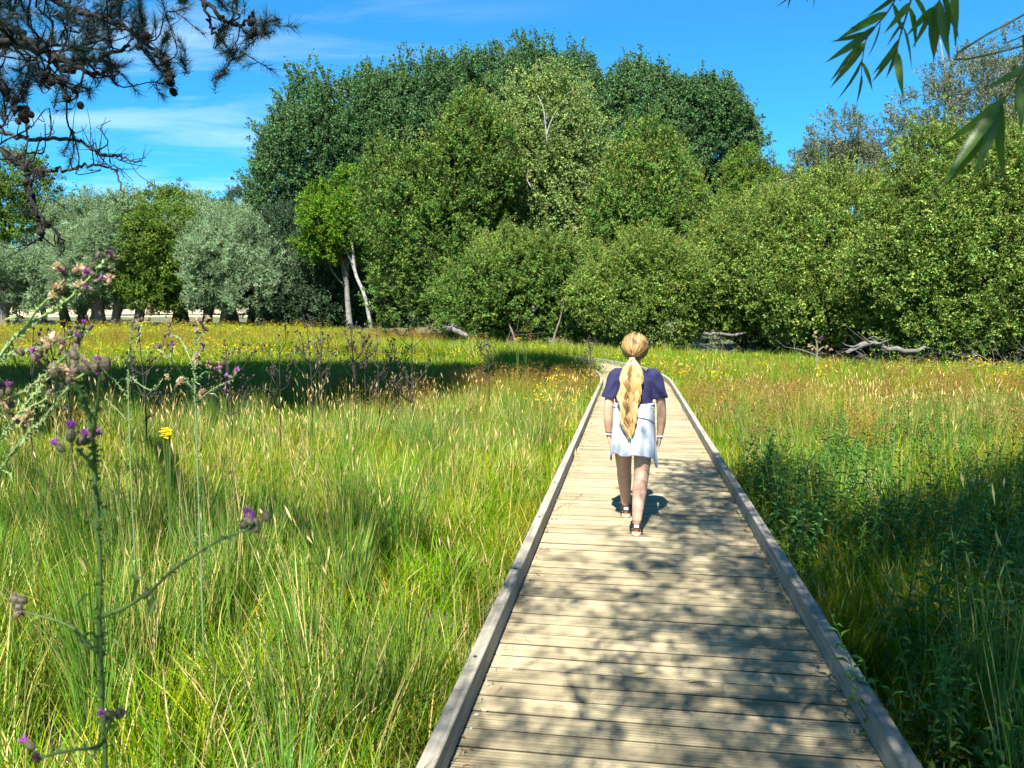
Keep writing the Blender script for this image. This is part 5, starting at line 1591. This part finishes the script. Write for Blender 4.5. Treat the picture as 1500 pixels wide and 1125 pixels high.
def hair_material():
    m, n, l, out = new_mat('golden_hair')
    at = N(n, 'ShaderNodeAttribute', attribute_name='col')
    b = n.new('ShaderNodeBsdfPrincipled'); b.inputs['Roughness'].default_value = 0.42; b.inputs['Specular IOR Level'].default_value = 0.45
    l.new(at.outputs['Color'], b.inputs['Base Color'])
    tr = n.new('ShaderNodeBsdfTranslucent'); l.new(at.outputs['Color'], tr.inputs['Color'])
    mx = N(n, 'ShaderNodeMixShader'); mx.inputs[0].default_value = 0.15
    l.new(b.outputs[0], mx.inputs[1]); l.new(tr.outputs[0], mx.inputs[2])
    l.new(mx.outputs[0], out.inputs['Surface'])
    return m
M_hair = hair_material()

GX, GY = 0.925, 5.84
girl = empty('person', (GX, GY, 0.0), 'girl with long blond ponytail, navy t-shirt and pale tied shirt walking away along boardwalk', 'person')
girl.rotation_euler = (0, 0, -BW_A)
girl.scale = (1.03, 1.03, 1.015)


def ell_loft(mb, rings, seg=24, col=None):
    """rings: (x, y, z, rx, ry) horizontal ellipses"""
    a = np.linspace(0, 2 * np.pi, seg, endpoint=False)
    R = [np.stack([x + rx * np.cos(a), y + ry * np.sin(a), np.full(seg, z)], 1) for x, y, z, rx, ry in rings]
    add_loft(mb, R, col=col)


def chain(mb, pts, radii, seg=14, n=None):
    ln = smooth_line(pts, n or 4 * len(pts))
    rad = np.interp(np.linspace(0, 1, len(ln)), np.linspace(0, 1, len(radii)), radii)
    add_tube(mb, ln, rad, seg=seg)
    add_ball(mb, ln[0], rad[0], nu=12, nv=8); add_ball(mb, ln[-1], rad[-1], nu=12, nv=8)
    return ln


def remeshed(name, mb, mat, voxel, smooth_it, parent, post=None):
    """fuse overlapping shapes into one continuous skin"""
    me = mb.mesh(name + '_raw', mat)
    tmp = bpy.data.objects.new(name + '_raw', me); C.objects.link(tmp)
    m = tmp.modifiers.new('r', 'REMESH'); m.mode = 'VOXEL'; m.voxel_size = voxel; m.use_smooth_shade = True
    s = tmp.modifiers.new('s', 'SMOOTH'); s.factor = 0.5; s.iterations = smooth_it
    dg = bpy.context.evaluated_depsgraph_get(); dg.update()
    out = bpy.data.meshes.new_from_object(tmp.evaluated_get(dg))
    bpy.data.objects.remove(tmp)
    out.name = name
    if not out.materials: out.materials.append(mat)
    n = len(out.vertices)
    co = np.empty(n * 3, np.float32); out.vertices.foreach_get('co', co); co = co.reshape(-1, 3).astype(float)
    if post is not None:
        no = np.empty(n * 3, np.float32); out.vertices.foreach_get('normal', no)
        co = post(co, no.reshape(-1, 3).astype(float))
        out.vertices.foreach_set('co', co.astype(np.float32).ravel()); out.update()
    return obj(name, out, parent)


SH = {-1: [(-0.140, 0.0, 1.135), (-0.168, -0.012, 1.02), (-0.184, -0.015, 0.905), (-0.186, 0.0, 0.80), (-0.178, 0.025, 0.680)],
      1: [(0.150, 0.0, 1.135), (0.180, -0.015, 1.02), (0.200, -0.020, 0.905), (0.202, -0.01, 0.80), (0.193, 0.01, 0.675)]}
LEG = {-1: [(-0.072, 0.0, 0.72), (-0.072, 0.06, 0.56), (-0.066, 0.125, 0.415), (-0.060, 0.17, 0.30), (-0.049, 0.243, 0.105)],
       1: [(0.074, 0.0, 0.72), (0.070, -0.025, 0.56), (0.063, -0.055, 0.41), (0.050, -0.125, 0.30), (0.031, -0.250, 0.110)]}
FOOT = {-1: (-0.047, 0.205), 1: (0.029, -0.295)}                       # heel (x, y)

mb = MB()
add_ball(mb, (0.004, 0.008, 1.345), (0.071, 0.090, 0.098), nu=18, nv=14)
add_ball(mb, (0.004, 0.045, 1.280), (0.050, 0.055, 0.050), nu=14, nv=10)
add_ball(mb, (0.004, 0.062, 1.255), (0.026, 0.030, 0.022), nu=10, nv=8)             # chin
add_ball(mb, (0.004, 0.103, 1.315), (0.011, 0.016, 0.014), nu=8, nv=6)              # nose
add_ball(mb, (0.004, 0.098, 1.335), (0.007, 0.010, 0.020), nu=8, nv=6)
add_ball(mb, (0.004, 0.094, 1.281), (0.020, 0.010, 0.006), nu=8, nv=6)              # lips
add_ball(mb, (0.004, 0.093, 1.272), (0.016, 0.010, 0.006), nu=8, nv=6)
for s in (-1, 1):
    add_ball(mb, (0.004 + s * 0.030, 0.070, 1.305), (0.024, 0.022, 0.022), nu=10, nv=8)
    add_ball(mb, (0.004 + s * 0.073, 0.000, 1.325), (0.010, 0.018, 0.028), nu=10, nv=8)   # ears
chain(mb, [(0, -0.010, 1.10), (0.001, -0.008, 1.20), (0.004, 0.008, 1.28)], [0.060, 0.044, 0.045])
ell_loft(mb, [(0, 0.0, 0.62, 0.05, 0.06), (0, 0, 0.67, 0.120, 0.095), (0, -0.006, 0.74, 0.142, 0.108), (0, -0.004, 0.80, 0.138, 0.100), (0, 0, 0.88, 0.116, 0.082), (0, 0, 0.96, 0.115, 0.080),
              (0, 0, 1.04, 0.128, 0.086), (0, -0.004, 1.11, 0.132, 0.080), (0, -0.008, 1.155, 0.105, 0.062), (0, -0.008, 1.185, 0.055, 0.045)])
for s in (-1, 1):
    chain(mb, SH[s], [0.034, 0.037, 0.034, 0.034, 0.0225])
    chain(mb, LEG[s], [0.080, 0.068, 0.056, 0.054, 0.034])
    L = LEG[s]
    kn = np.array(L[2]); sh = np.array(L[3])
    add_ball(mb, sh + np.array([0, -0.012, 0.01]), (0.050, 0.045, 0.078), nu=12, nv=10)      # calf
    # hand: palm faces the thigh, thumb forward, fingers hanging slightly curled
    W = np.array(SH[s][-1]); dn, fw, md = np.array([0, 0.08, -1.0]), np.array([0, 1.0, 0.08]), np.array([-s, 0, 0.0])
    a_ = np.linspace(0, 2 * np.pi, 14, endpoint=False)
    R = []
    for t, wf, th in [(-0.01, 0.019, 0.016), (0.012, 0.025, 0.0145), (0.035, 0.031, 0.0135), (0.055, 0.032, 0.0125), (0.068, 0.028, 0.0105)]:
        R.append([W + dn * t + fw * wf * math.cos(q) + md * (th * math.sin(q) + 0.10 * t) for q in a_])
    add_loft(mb, R)
    for fo, ln_, rr in [(-0.0235, 0.044, 0.0058), (-0.0080, 0.056, 0.0066), (0.0080, 0.061, 0.0068), (0.0235, 0.055, 0.0066)]:
        p = W + dn * 0.050 + fw * fo + md * 0.006; pts = [p]; cu = 0.18 + 0.1 * random.random()
        for q, seg in enumerate((0.016, 0.44 * ln_, 0.32 * ln_, 0.24 * ln_)):
            ang = cu + q * 0.24
            p = p + (dn * math.cos(ang) + md * math.sin(ang)) * seg + fw * fo * 0.06
            pts.append(p)
        chain(mb, pts, [rr * 1.1, rr * 1.05, rr, rr * .92, rr * .75], seg=8, n=12)
    p = W + dn * 0.016 + fw * 0.016 + md * 0.006
    chain(mb, [p, p + fw * 0.020 + dn * 0.018 + md * 0.006, p + fw * 0.027 + dn * 0.040 + md * 0.010, p + fw * 0.028 + dn * 0.058 + md * 0.014], [0.011, 0.0085, 0.0078, 0.0062], seg=8, n=12)
    # foot on its sole
    hx, hy = FOOT[s]; zf = 0.026
    R = []
    for t, w, h, up in [(0.006, 0.016, 0.020, 0.024), (0.025, 0.027, 0.034, 0.034), (0.055, 0.028, 0.042, 0.040), (0.09, 0.027, 0.034, 0.033), (0.13, 0.032, 0.024, 0.024), (0.165, 0.036, 0.017, 0.017), (0.19, 0.034, 0.013, 0.013), (0.207, 0.022, 0.009, 0.010)]:
        R.append([(hx + w * math.cos(q), hy + t, zf + up + (h if math.sin(q) > 0 else up) * math.sin(q)) for q in a_])
    add_loft(mb, R)
    for q in range(5):
        add_ball(mb, (hx + s * (0.024 - q * 0.012), hy + 0.212 - abs(q - 0.6) * 0.006, zf + 0.008), (0.0075 if q == 0 else 0.0055, 0.012, 0.008), nu=8, nv=6)
    add_ball(mb, (hx, hy + 0.048, 0.085), (0.032, 0.034, 0.04), nu=10, nv=8)
body = remeshed('body', mb, M_skin, 0.0042, 5, girl)
mb = MB()
for s in (-1, 1):
    add_ball(mb, (0.004 + s * 0.029, 0.083, 1.340), (0.012, 0.009, 0.009), col=(0.75, 0.73, 0.70), nu=10, nv=8)
    add_ball(mb, (0.004 + s * 0.029, 0.0905, 1.340), (0.0055, 0.003, 0.0055), col=(0.06, 0.09, 0.12), nu=8, nv=6)
    mb.build('eye', M_attr, girl, smooth=True); mb = MB()

# t-shirt
mb = MB()
ell_loft(mb, [(0, 0, 0.872, 0.134, 0.103), (0, 0, 0.885, 0.139, 0.106), (0, -0.002, 0.95, 0.140, 0.103), (0, -0.003, 1.04, 0.146, 0.104), (0, -0.006, 1.10, 0.143, 0.096), (0, -0.010, 1.145, 0.116, 0.078), (0, -0.010, 1.175, 0.082, 0.062), (0, -0.008, 1.192, 0.058, 0.054)], seg=32)
for s in (-1, 1):
    a, b, c = [np.array(v) for v in SH[s][:3]]
    e = b + (c - b) * 0.42 + np.array([s * 0.004, 0, 0])
    t = smooth_line([a + np.array([-s * 0.055, 0, 0.010]), a + np.array([-s * 0.004, 0, 0.0]), b + np.array([s * 0.003, 0, 0]), e], 10)
    add_tube(mb, t, [0.047, 0.049, 0.050, 0.052, 0.058], seg=18)
def wrinkle(co, no):
    x, y, z = co.T
    w = 0.0035 * np.sin(z * 75 + 14 * x + 3 * np.sin(x * 30)) * np.clip((1.08 - z) / 0.2, 0, 1) * (0.5 + 0.5 * np.sin(x * 22 + 1))
    w += 0.003 * np.sin(60 * (z + abs(x) * 1.3)) * np.clip((np.abs(x) - 0.09) / 0.05, 0, 1)
    return co + no * w[:, None]
shirt = remeshed('t_shirt', mb, M_shirt, 0.005, 6, girl, wrinkle)
mb = MB()
ring = [(0.001 + 0.050 * math.cos(q), -0.008 + 0.050 * math.sin(q), 1.190 + 0.006 * math.sin(q) * -1) for q in np.linspace(0, 6.28, 25)]
add_tube(mb, ring, 0.006, seg=6, cap=False)
mb.build('collar', M_shirt, shirt, smooth=True)

# shorts, and the shirt tied round the waist
mb = MB()
ell_loft(mb, [(0, -0.004, 0.70, 0.150, 0.118), (0, -0.006, 0.76, 0.152, 0.118), (0, -0.004, 0.82, 0.146, 0.110), (0, 0, 0.89, 0.128, 0.094)], seg=28)
for s in (-1, 1):
    a, b = np.array(LEG[s][0]), np.array(LEG[s][1])
    add_tube(mb, smooth_line([a + (0, 0, .02), a * .5 + b * .5, a * .25 + b * .75], 6), [0.082, 0.080, 0.080], seg=18)
remeshed('shorts', mb, M_dark, 0.006, 5, girl)


def skirt_sheet():
    """back of the tied shirt: a hanging sheet round the back and sides, hem swinging lower at both ends"""
    nu, nv = 90, 40
    V = []
    for j in range(nv + 1):
        t = j / nv
        for i in range(nu + 1):
            u = i / nu
            th = math.radians(-212 + 244 * u)                           # from left front round the back to right front
            cx, sy = math.cos(th), math.sin(th)
            right = max(0, cx) ** 6; left = max(0, -cx) ** 8
            hem = 0.556 - 0.105 * right - 0.075 * left * (0.5 + 0.5 * math.sin(18 * u)) + 0.006 * math.sin(9 * u * 3)
            z = 0.935 + (hem - 0.935) * t
            f = t ** 0.8
            rx = 0.143 + 0.024 * f; ry = 0.116 + 0.052 * f
            k = 1 + f * (0.030 * math.sin(8.5 * th + 0.7) + 0.018 * math.sin(15 * th + 2.1 * t)) + 0.02 * right * t
            k += 0.016 * math.exp(-((t - 0.12) / 0.05) ** 2) * math.sin(5 * th + 1) + 0.012 * math.exp(-((t - 0.05) / 0.03) ** 2)
            V.append((rx * k * cx + 0.006 * right * t, ry * k * sy - 0.006, z))
    W_ = nu + 1
    Fc = [(j * W_ + i, j * W_ + i + 1, (j + 1) * W_ + i + 1, (j + 1) * W_ + i) for j in range(nv) for i in range(nu)]
    return np.array(V), Fc
V, Fc = skirt_sheet()
mb = MB(); mb.add(V, Fc)
sk = mb.build('tied_shirt', M_denim, girl, smooth=True)
so = sk.modifiers.new('cloth', 'SOLIDIFY'); so.thickness = 0.004; so.offset = 1
sk['label'] = 'pale blue denim shirt hanging from her waist'
mb = MB()
for zz, rr, ph in [(0.905, 0.014, 0.0), (0.885, 0.011, 0.8), (0.922, 0.010, 2.0)]:
    ring = [((0.142 + 0.005 * math.sin(3 * q + ph)) * math.cos(q), (0.110 + 0.004 * math.sin(4 * q + ph)) * math.sin(q) - 0.003, zz + 0.006 * math.sin(2 * q + ph)) for q in np.linspace(0, 6.2832, 49)]
    add_tube(mb, ring, [rr, rr * 0.8, rr * 1.15, rr], seg=8, cap=False)
add_ball(mb, (0.01, 0.125, 0.89), (0.034, 0.026, 0.028), nu=10, nv=8)
for s in (-1, 1):
    add_tube(mb, smooth_line([(0.01, 0.135, 0.88), (0.01 + s * 0.03, 0.15, 0.78), (0.01 + s * 0.045, 0.155, 0.64)], 8), [0.02, 0.026, 0.03], seg=8)
mb.build('tied_sleeve', M_denim, sk, smooth=True)
mb = MB()
sm_ = []
for q in np.linspace(0, 1, 14):
    th = math.radians(-80 + 62 * q); zz = 0.840 - 0.012 * q - 0.045 * q * q
    t = (0.935 - zz) / 0.385; f = t ** .8
    k = 1.022 + f * (0.030 * math.sin(8.5 * th + 0.7) + 0.018 * math.sin(15 * th + 2.1 * t))
    sm_.append(((0.143 + 0.024 * f) * k * math.cos(th), (0.116 + 0.052 * f) * k * math.sin(th) - 0.008, zz))
add_tube(mb, sm_, 0.0028, seg=5)
mb.build('seam', plain_mat('blue_seam', (0.10, 0.12, 0.17), rough=.9), sk)

# hair
TIE = np.array([-0.016, -0.098, 1.268]); HC, HR = np.array([0.004, 0.002, 1.354]), np.array([0.096, 0.108, 0.106])
mb = MB()
HCOL = [(0.37, 0.225, 0.078), (0.27, 0.150, 0.048), (0.47, 0.305, 0.118), (0.16, 0.085, 0.028), (0.56, 0.39, 0.18)]
add_ball(mb, HC - np.array([0, 0.006, 0]), HR * 0.95, col=(0.30, 0.18, 0.07), nu=24, nv=18)
# cut the cap open at the face and under the ears
keepv = mb.v[-1]
mb.f = [f for f in mb.f if not (np.mean(keepv[list(f)], 0)[1] > 0.055 and np.mean(keepv[list(f)], 0)[2] < 1.40) and not (np.mean(keepv[list(f)], 0)[2] < 1.285 and np.mean(keepv[list(f)], 0)[1] > -0.03)]
mb.m = mb.m[:len(mb.f)]
td = (TIE - HC) / HR; td /= np.linalg.norm(td)


def ribbon(mb, pts, w, col, up=None, jit=0.0):
    pts = np.asarray(pts); t = np.gradient(pts, axis=0); t /= np.linalg.norm(t, axis=1)[:, None] + 1e-9
    n_ = len(pts); V = []
    for i in range(n_):
        o = up[i] if up is not None else np.array([0, -1.0, 0])
        s = np.cross(t[i], o); s /= np.linalg.norm(s) + 1e-9
        ww = w * (0.35 + 0.65 * math.sin(math.pi * min(1, 0.12 + i / (n_ - 1) * 0.86)))
        V += [pts[i] - s * ww / 2, pts[i] + o * w * 0.22, pts[i] + s * ww / 2]
    Fc = []
    for i in range(n_ - 1):
        a = 3 * i; Fc += [(a, a + 1, a + 4, a + 3), (a + 1, a + 2, a + 5, a + 4)]
    mb.add(V, Fc, 0, col)
for k in range(620):
    a = random.uniform(0, 2 * math.pi)
    sd = np.array([math.cos(a), 0.30 + 0.55 * abs(math.sin(a)) * (1 if math.sin(a) > 0 else .4), math.sin(a) * 1.0]) if k % 3 else rdir()
    sd = sd / np.linalg.norm(sd)
    if sd[1] > 0.75 or (sd[2] < -0.35 and sd[1] > 0.0): continue
    om = math.acos(np.clip(np.dot(sd, td), -1, 1))
    if om < 0.15: continue
    pts, ups = [], []
    lift = random.uniform(0.985, 1.025)
    for t in np.linspace(0, 1, 10):
        d = (math.sin((1 - t) * om) * sd + math.sin(t * om) * td) / math.sin(om)
        d = d / np.linalg.norm(d)
        sag = 1 + 0.03 * math.sin(math.pi * t) * (d[2] < 0)
        pts.append(HC + d * HR * lift * sag); ups.append(d)
    c = vary(random.choices(HCOL, [4, 3, 2, 2, 1])[0], 0.15)
    ribbon(mb, pts, random.uniform(0.004, 0.009), c, ups)
hair = mb.build('hair', M_hair, girl, smooth=True)
mb = MB()
for lk in range(46):
    u0, v0 = random.uniform(-1, 1), random.uniform(-1, 1); ph = random.uniform(0, 6.28); amp = random.uniform(0.006, 0.015); fr = random.uniform(30, 44)
    zend = random.choice([0.80, 0.78, 0.76, 0.74, 0.73, 0.71]) + random.uniform(-.02, .03); lc = random.choices(HCOL, [4, 2, 4, 1, 3])[0]
    for k in range(13):
        u = np.clip(u0 + random.gauss(0, .16), -1.25, 1.25); v = v0 + random.gauss(0, .12); ze = zend + random.uniform(-.03, .04)
        pts = []
        for t in np.linspace(0, 1, 22):
            z = TIE[2] + (ze - TIE[2]) * t
            half = np.interp(z, [0.70, 0.76, 0.85, 0.98, 1.10, 1.20, 1.25, 1.268], [0.014, 0.034, 0.047, 0.058, 0.063, 0.050, 0.024, 0.010])
            cx = np.interp(z, [0.70, 0.85, 1.0, 1.15, 1.268], [-0.030, -0.040, -0.034, -0.016, -0.016])
            cy = np.interp(z, [0.70, 0.80, 0.90, 1.0, 1.15, 1.24, 1.268], [-0.178, -0.168, -0.152, -0.143, -0.138, -0.122, -0.10])
            dep = np.interp(z, [0.70, 0.9, 1.1, 1.25, 1.268], [0.012, 0.022, 0.030, 0.018, 0.010])
            w_ = amp * min(1, t * 4)
            pts.append((cx + half * u + w_ * math.sin(fr * z + ph), cy + dep * v + w_ * .6 * math.cos(fr * z + ph * 1.3), z))
        c = vary(np.array(lc) * (1.0 + 0.12 * (1.1 - np.mean([p[2] for p in pts]))), 0.2)
        ribbon(mb, pts, random.uniform(0.004, 0.0085), c)
o = mb.build('ponytail', M_hair, girl, smooth=True)
mb = MB()
tie_pts = [TIE + np.array([0.016 * math.cos(q), -0.006 + 0.0 * q, 0.0]) + np.array([0, 0.014 * math.sin(q), 0.003 * math.sin(q)]) for q in np.linspace(0, 6.2832, 17)]
add_tube(mb, tie_pts, 0.0058, seg=7, cap=False)
mb.build('hair_tie', plain_mat('pale_pink_tie', (0.55, 0.40, 0.38), rough=.7), o, smooth=True)

# bracelets
def band(name, s, z, R, r, mat):
    W = np.array(SH[s][-1]); mb = MB()
    add_tube(mb, [(W[0] + R * math.cos(q), W[1] - 0.002 + R * 1.05 * math.sin(q), z + 0.003 * math.sin(q + s)) for q in np.linspace(0, 6.2832, 21)], r, seg=7, cap=False)
    return mb.build(name, mat, girl, smooth=True)
M_band = plain_mat('pale_band', (0.50, 0.46, 0.40), rough=.6)
band('wristband', -1, 0.690, 0.025, 0.0065, M_band)
band('wristband', -1, 0.703, 0.0255, 0.004, M_dark)
band('wristband', 1, 0.684, 0.0245, 0.0045, M_white)

# sandals
for s in (-1, 1):
    hx, hy = FOOT[s]
    mb = MB(); a_ = np.linspace(0, 2 * np.pi, 30, endpoint=False)
    def outline(grow, z, top=0.0):
        pts = []
        for q in a_:
            t = 0.5 - 0.5 * math.cos(q); y = hy - 0.012 - grow + (0.240 + 2 * grow) * t
            w = np.interp(t, [0, .03, .1, .25, .45, .7, .88, .97, 1], [0, .014, .029, .033, .031, .041, .040, .024, 0]) + grow
            pts.append((hx + (w if math.sin(q) >= 0 else -w) * (1 if 0.001 < t < .999 else 0), y, z))
        return pts
    add_loft(mb, [outline(-.002, 0.002), outline(.003, 0.004), outline(.003, 0.020), outline(0.001, 0.025)], col=None)
    sd_ = mb.build('sandal', M_sole, girl)
    mb = MB(); add_loft(mb, [outline(-.006, 0.0245), outline(-.006, 0.0285)]); mb.build('insole', M_orange, sd_)
    mb = MB()
    R = []
    for q in np.linspace(math.radians(-200), math.radians(20), 21):           # heel counter strap
        c, si = math.cos(q), math.sin(q)
        yy = hy + 0.040 + 0.050 * si; xx = hx + 0.0375 * c
        R.append([(xx, yy, 0.058), (xx * 1 + 0.004 * c, yy + .004 * si, 0.060), (xx + 0.004 * c, yy + .004 * si, 0.090), (xx, yy, 0.092)])
    add_loft(mb, R)
    R = []
    for q in np.linspace(math.radians(-20), math.radians(200), 15):           # ankle strap over the instep
        c, si = math.cos(q), math.sin(q)
        R.append([(hx + .0375 * c, hy + .045 + .052 * si, 0.074), (hx + .041 * c, hy + .045 + .056 * si, 0.074), (hx + .041 * c, hy + .045 + .056 * si, 0.092), (hx + .0375 * c, hy + .045 + .052 * si, 0.092)])
    add_loft(mb, R)
    for yo, zt in [(0.150, 0.062), (0.112, 0.078)]:                            # straps across the foot
        add_tube(mb, smooth_line([(hx - .042, hy + yo, .020), (hx - .036, hy + yo - .004, zt * .72), (hx, hy + yo - .008, zt + .010), (hx + .036, hy + yo - .004, zt * .72), (hx + .042, hy + yo, .020)], 12), 0.0085, seg=6)
    for sx in (-1, 1):
        add_tube(mb, [(hx + sx * .038, hy + .035, .022), (hx + sx * .0395, hy + .022, .066)], 0.0075, seg=6)
    mb.build('strap', M_dark, sd_)
    mb = MB(); add_box(mb, (hx, hy - 0.0150, 0.0765), (0.0165, 0.0016, 0.0105), bev=.001); mb.build('heel_tag', M_white, sd_)
    mb = MB(); add_box(mb, (hx + s * 0.040, hy + 0.050, 0.050), (0.003, 0.016, 0.006)); mb.build('side_tag', M_orange, sd_)

# ----------------------------------------------------------------------------- litter along the kerbs
mb_p, mb_t = MB(), MB()
for k in range(420):
    i = int(np.interp(random.random() ** 1.6, [0, 1], [120, 1050])); h = BW_H[i]; side = random.choice([-1, 1])
    off = side * (BW_HALF - abs(random.gauss(0, 0.045)) - 0.004)
    if random.random() < .1: off = random.uniform(-.7, .7)
    e = BW_P[i] + off * np.array([math.cos(h), -math.sin(h)])
    if random.random() < 0.42:
        r = random.choice([.004, .005, .006, .008, .010, .013 if abs(off) > .6 else .005])
        add_ball(mb_p, (e[0], e[1], r * .55), (r, r * random.uniform(.7, 1.1), r * .6), col=vary(random.choice([(.36, .32, .25), (.28, .23, .17), (.44, .40, .33)]), .2), nu=6, nv=4, jitter=.4)
    else:
        a = random.uniform(0, 6.28); L = random.uniform(.03, .11)
        add_tube(mb_t, smooth_line([(e[0], e[1], .004), (e[0] + math.cos(a) * L * .5, e[1] + math.sin(a) * L * .5, .008), (e[0] + math.cos(a + .3) * L, e[1] + math.sin(a + .3) * L, .004)], 4), [.0014, .0009], seg=4, col=vary(random.choice([(.20, .13, .07), (.36, .27, .14), (.10, .07, .05)]), .3))
for k in range(320):
    i = int(np.interp(random.random() ** 1.4, [0, 1], [120, 900])); h = BW_H[i]; side = random.choice([-1, -1, 1])
    e = BW_P[i] + side * (BW_HALF - abs(random.gauss(0, 0.03)) - .008) * np.array([math.cos(h), -math.sin(h)])
    leaf_quad(mb_t, np.array([e[0], e[1], .004 + random.random() * .006]), rdir() * np.array([1, 1, .15]), np.array([0, 0, 1.]) + rdir() * .8, random.uniform(.015, .045), random.uniform(.006, .014), vary(random.choice([(.30, .20, .10), (.17, .10, .055), (.42, .30, .15)]), .3))
tag(mb_p.build('pebbles', M_attr), 'small pale pebbles lying along both kerbs of the boardwalk', 'pebbles', kind='stuff')
tag(mb_t.build('leaf_litter', M_attr), 'brown leaves, needles and twigs swept against the kerbs', 'litter', kind='stuff')
# fine sand and crumbs of litter banked along the foot of the kerbs
for px, py, col, lab in [(928, 987, (.55, .38, .04), 'yellow fallen willow leaf lying alone in the middle of the boardwalk'), (1008, 1000, (.42, .34, .10), 'dull olive fallen leaf lying right of the yellow one')]:
    rr = ray(px, py); t = -(CAM_H - .004) / rr[2]; c = rr * t
    me = willow_leaf_mesh(.075, .013, .05); me.materials.clear()
    me.materials.append(M_attr)
    at = me.attributes['col']; cc = np.ones((len(me.vertices), 4), np.float32); cc[:, :3] = col; at.data.foreach_set('color', cc.ravel())
    o = obj('fallen_leaf', me, loc=(c[0], c[1], .007)); o.rotation_euler = (0, 0, -1.3)
    tag(o, lab, 'leaf')
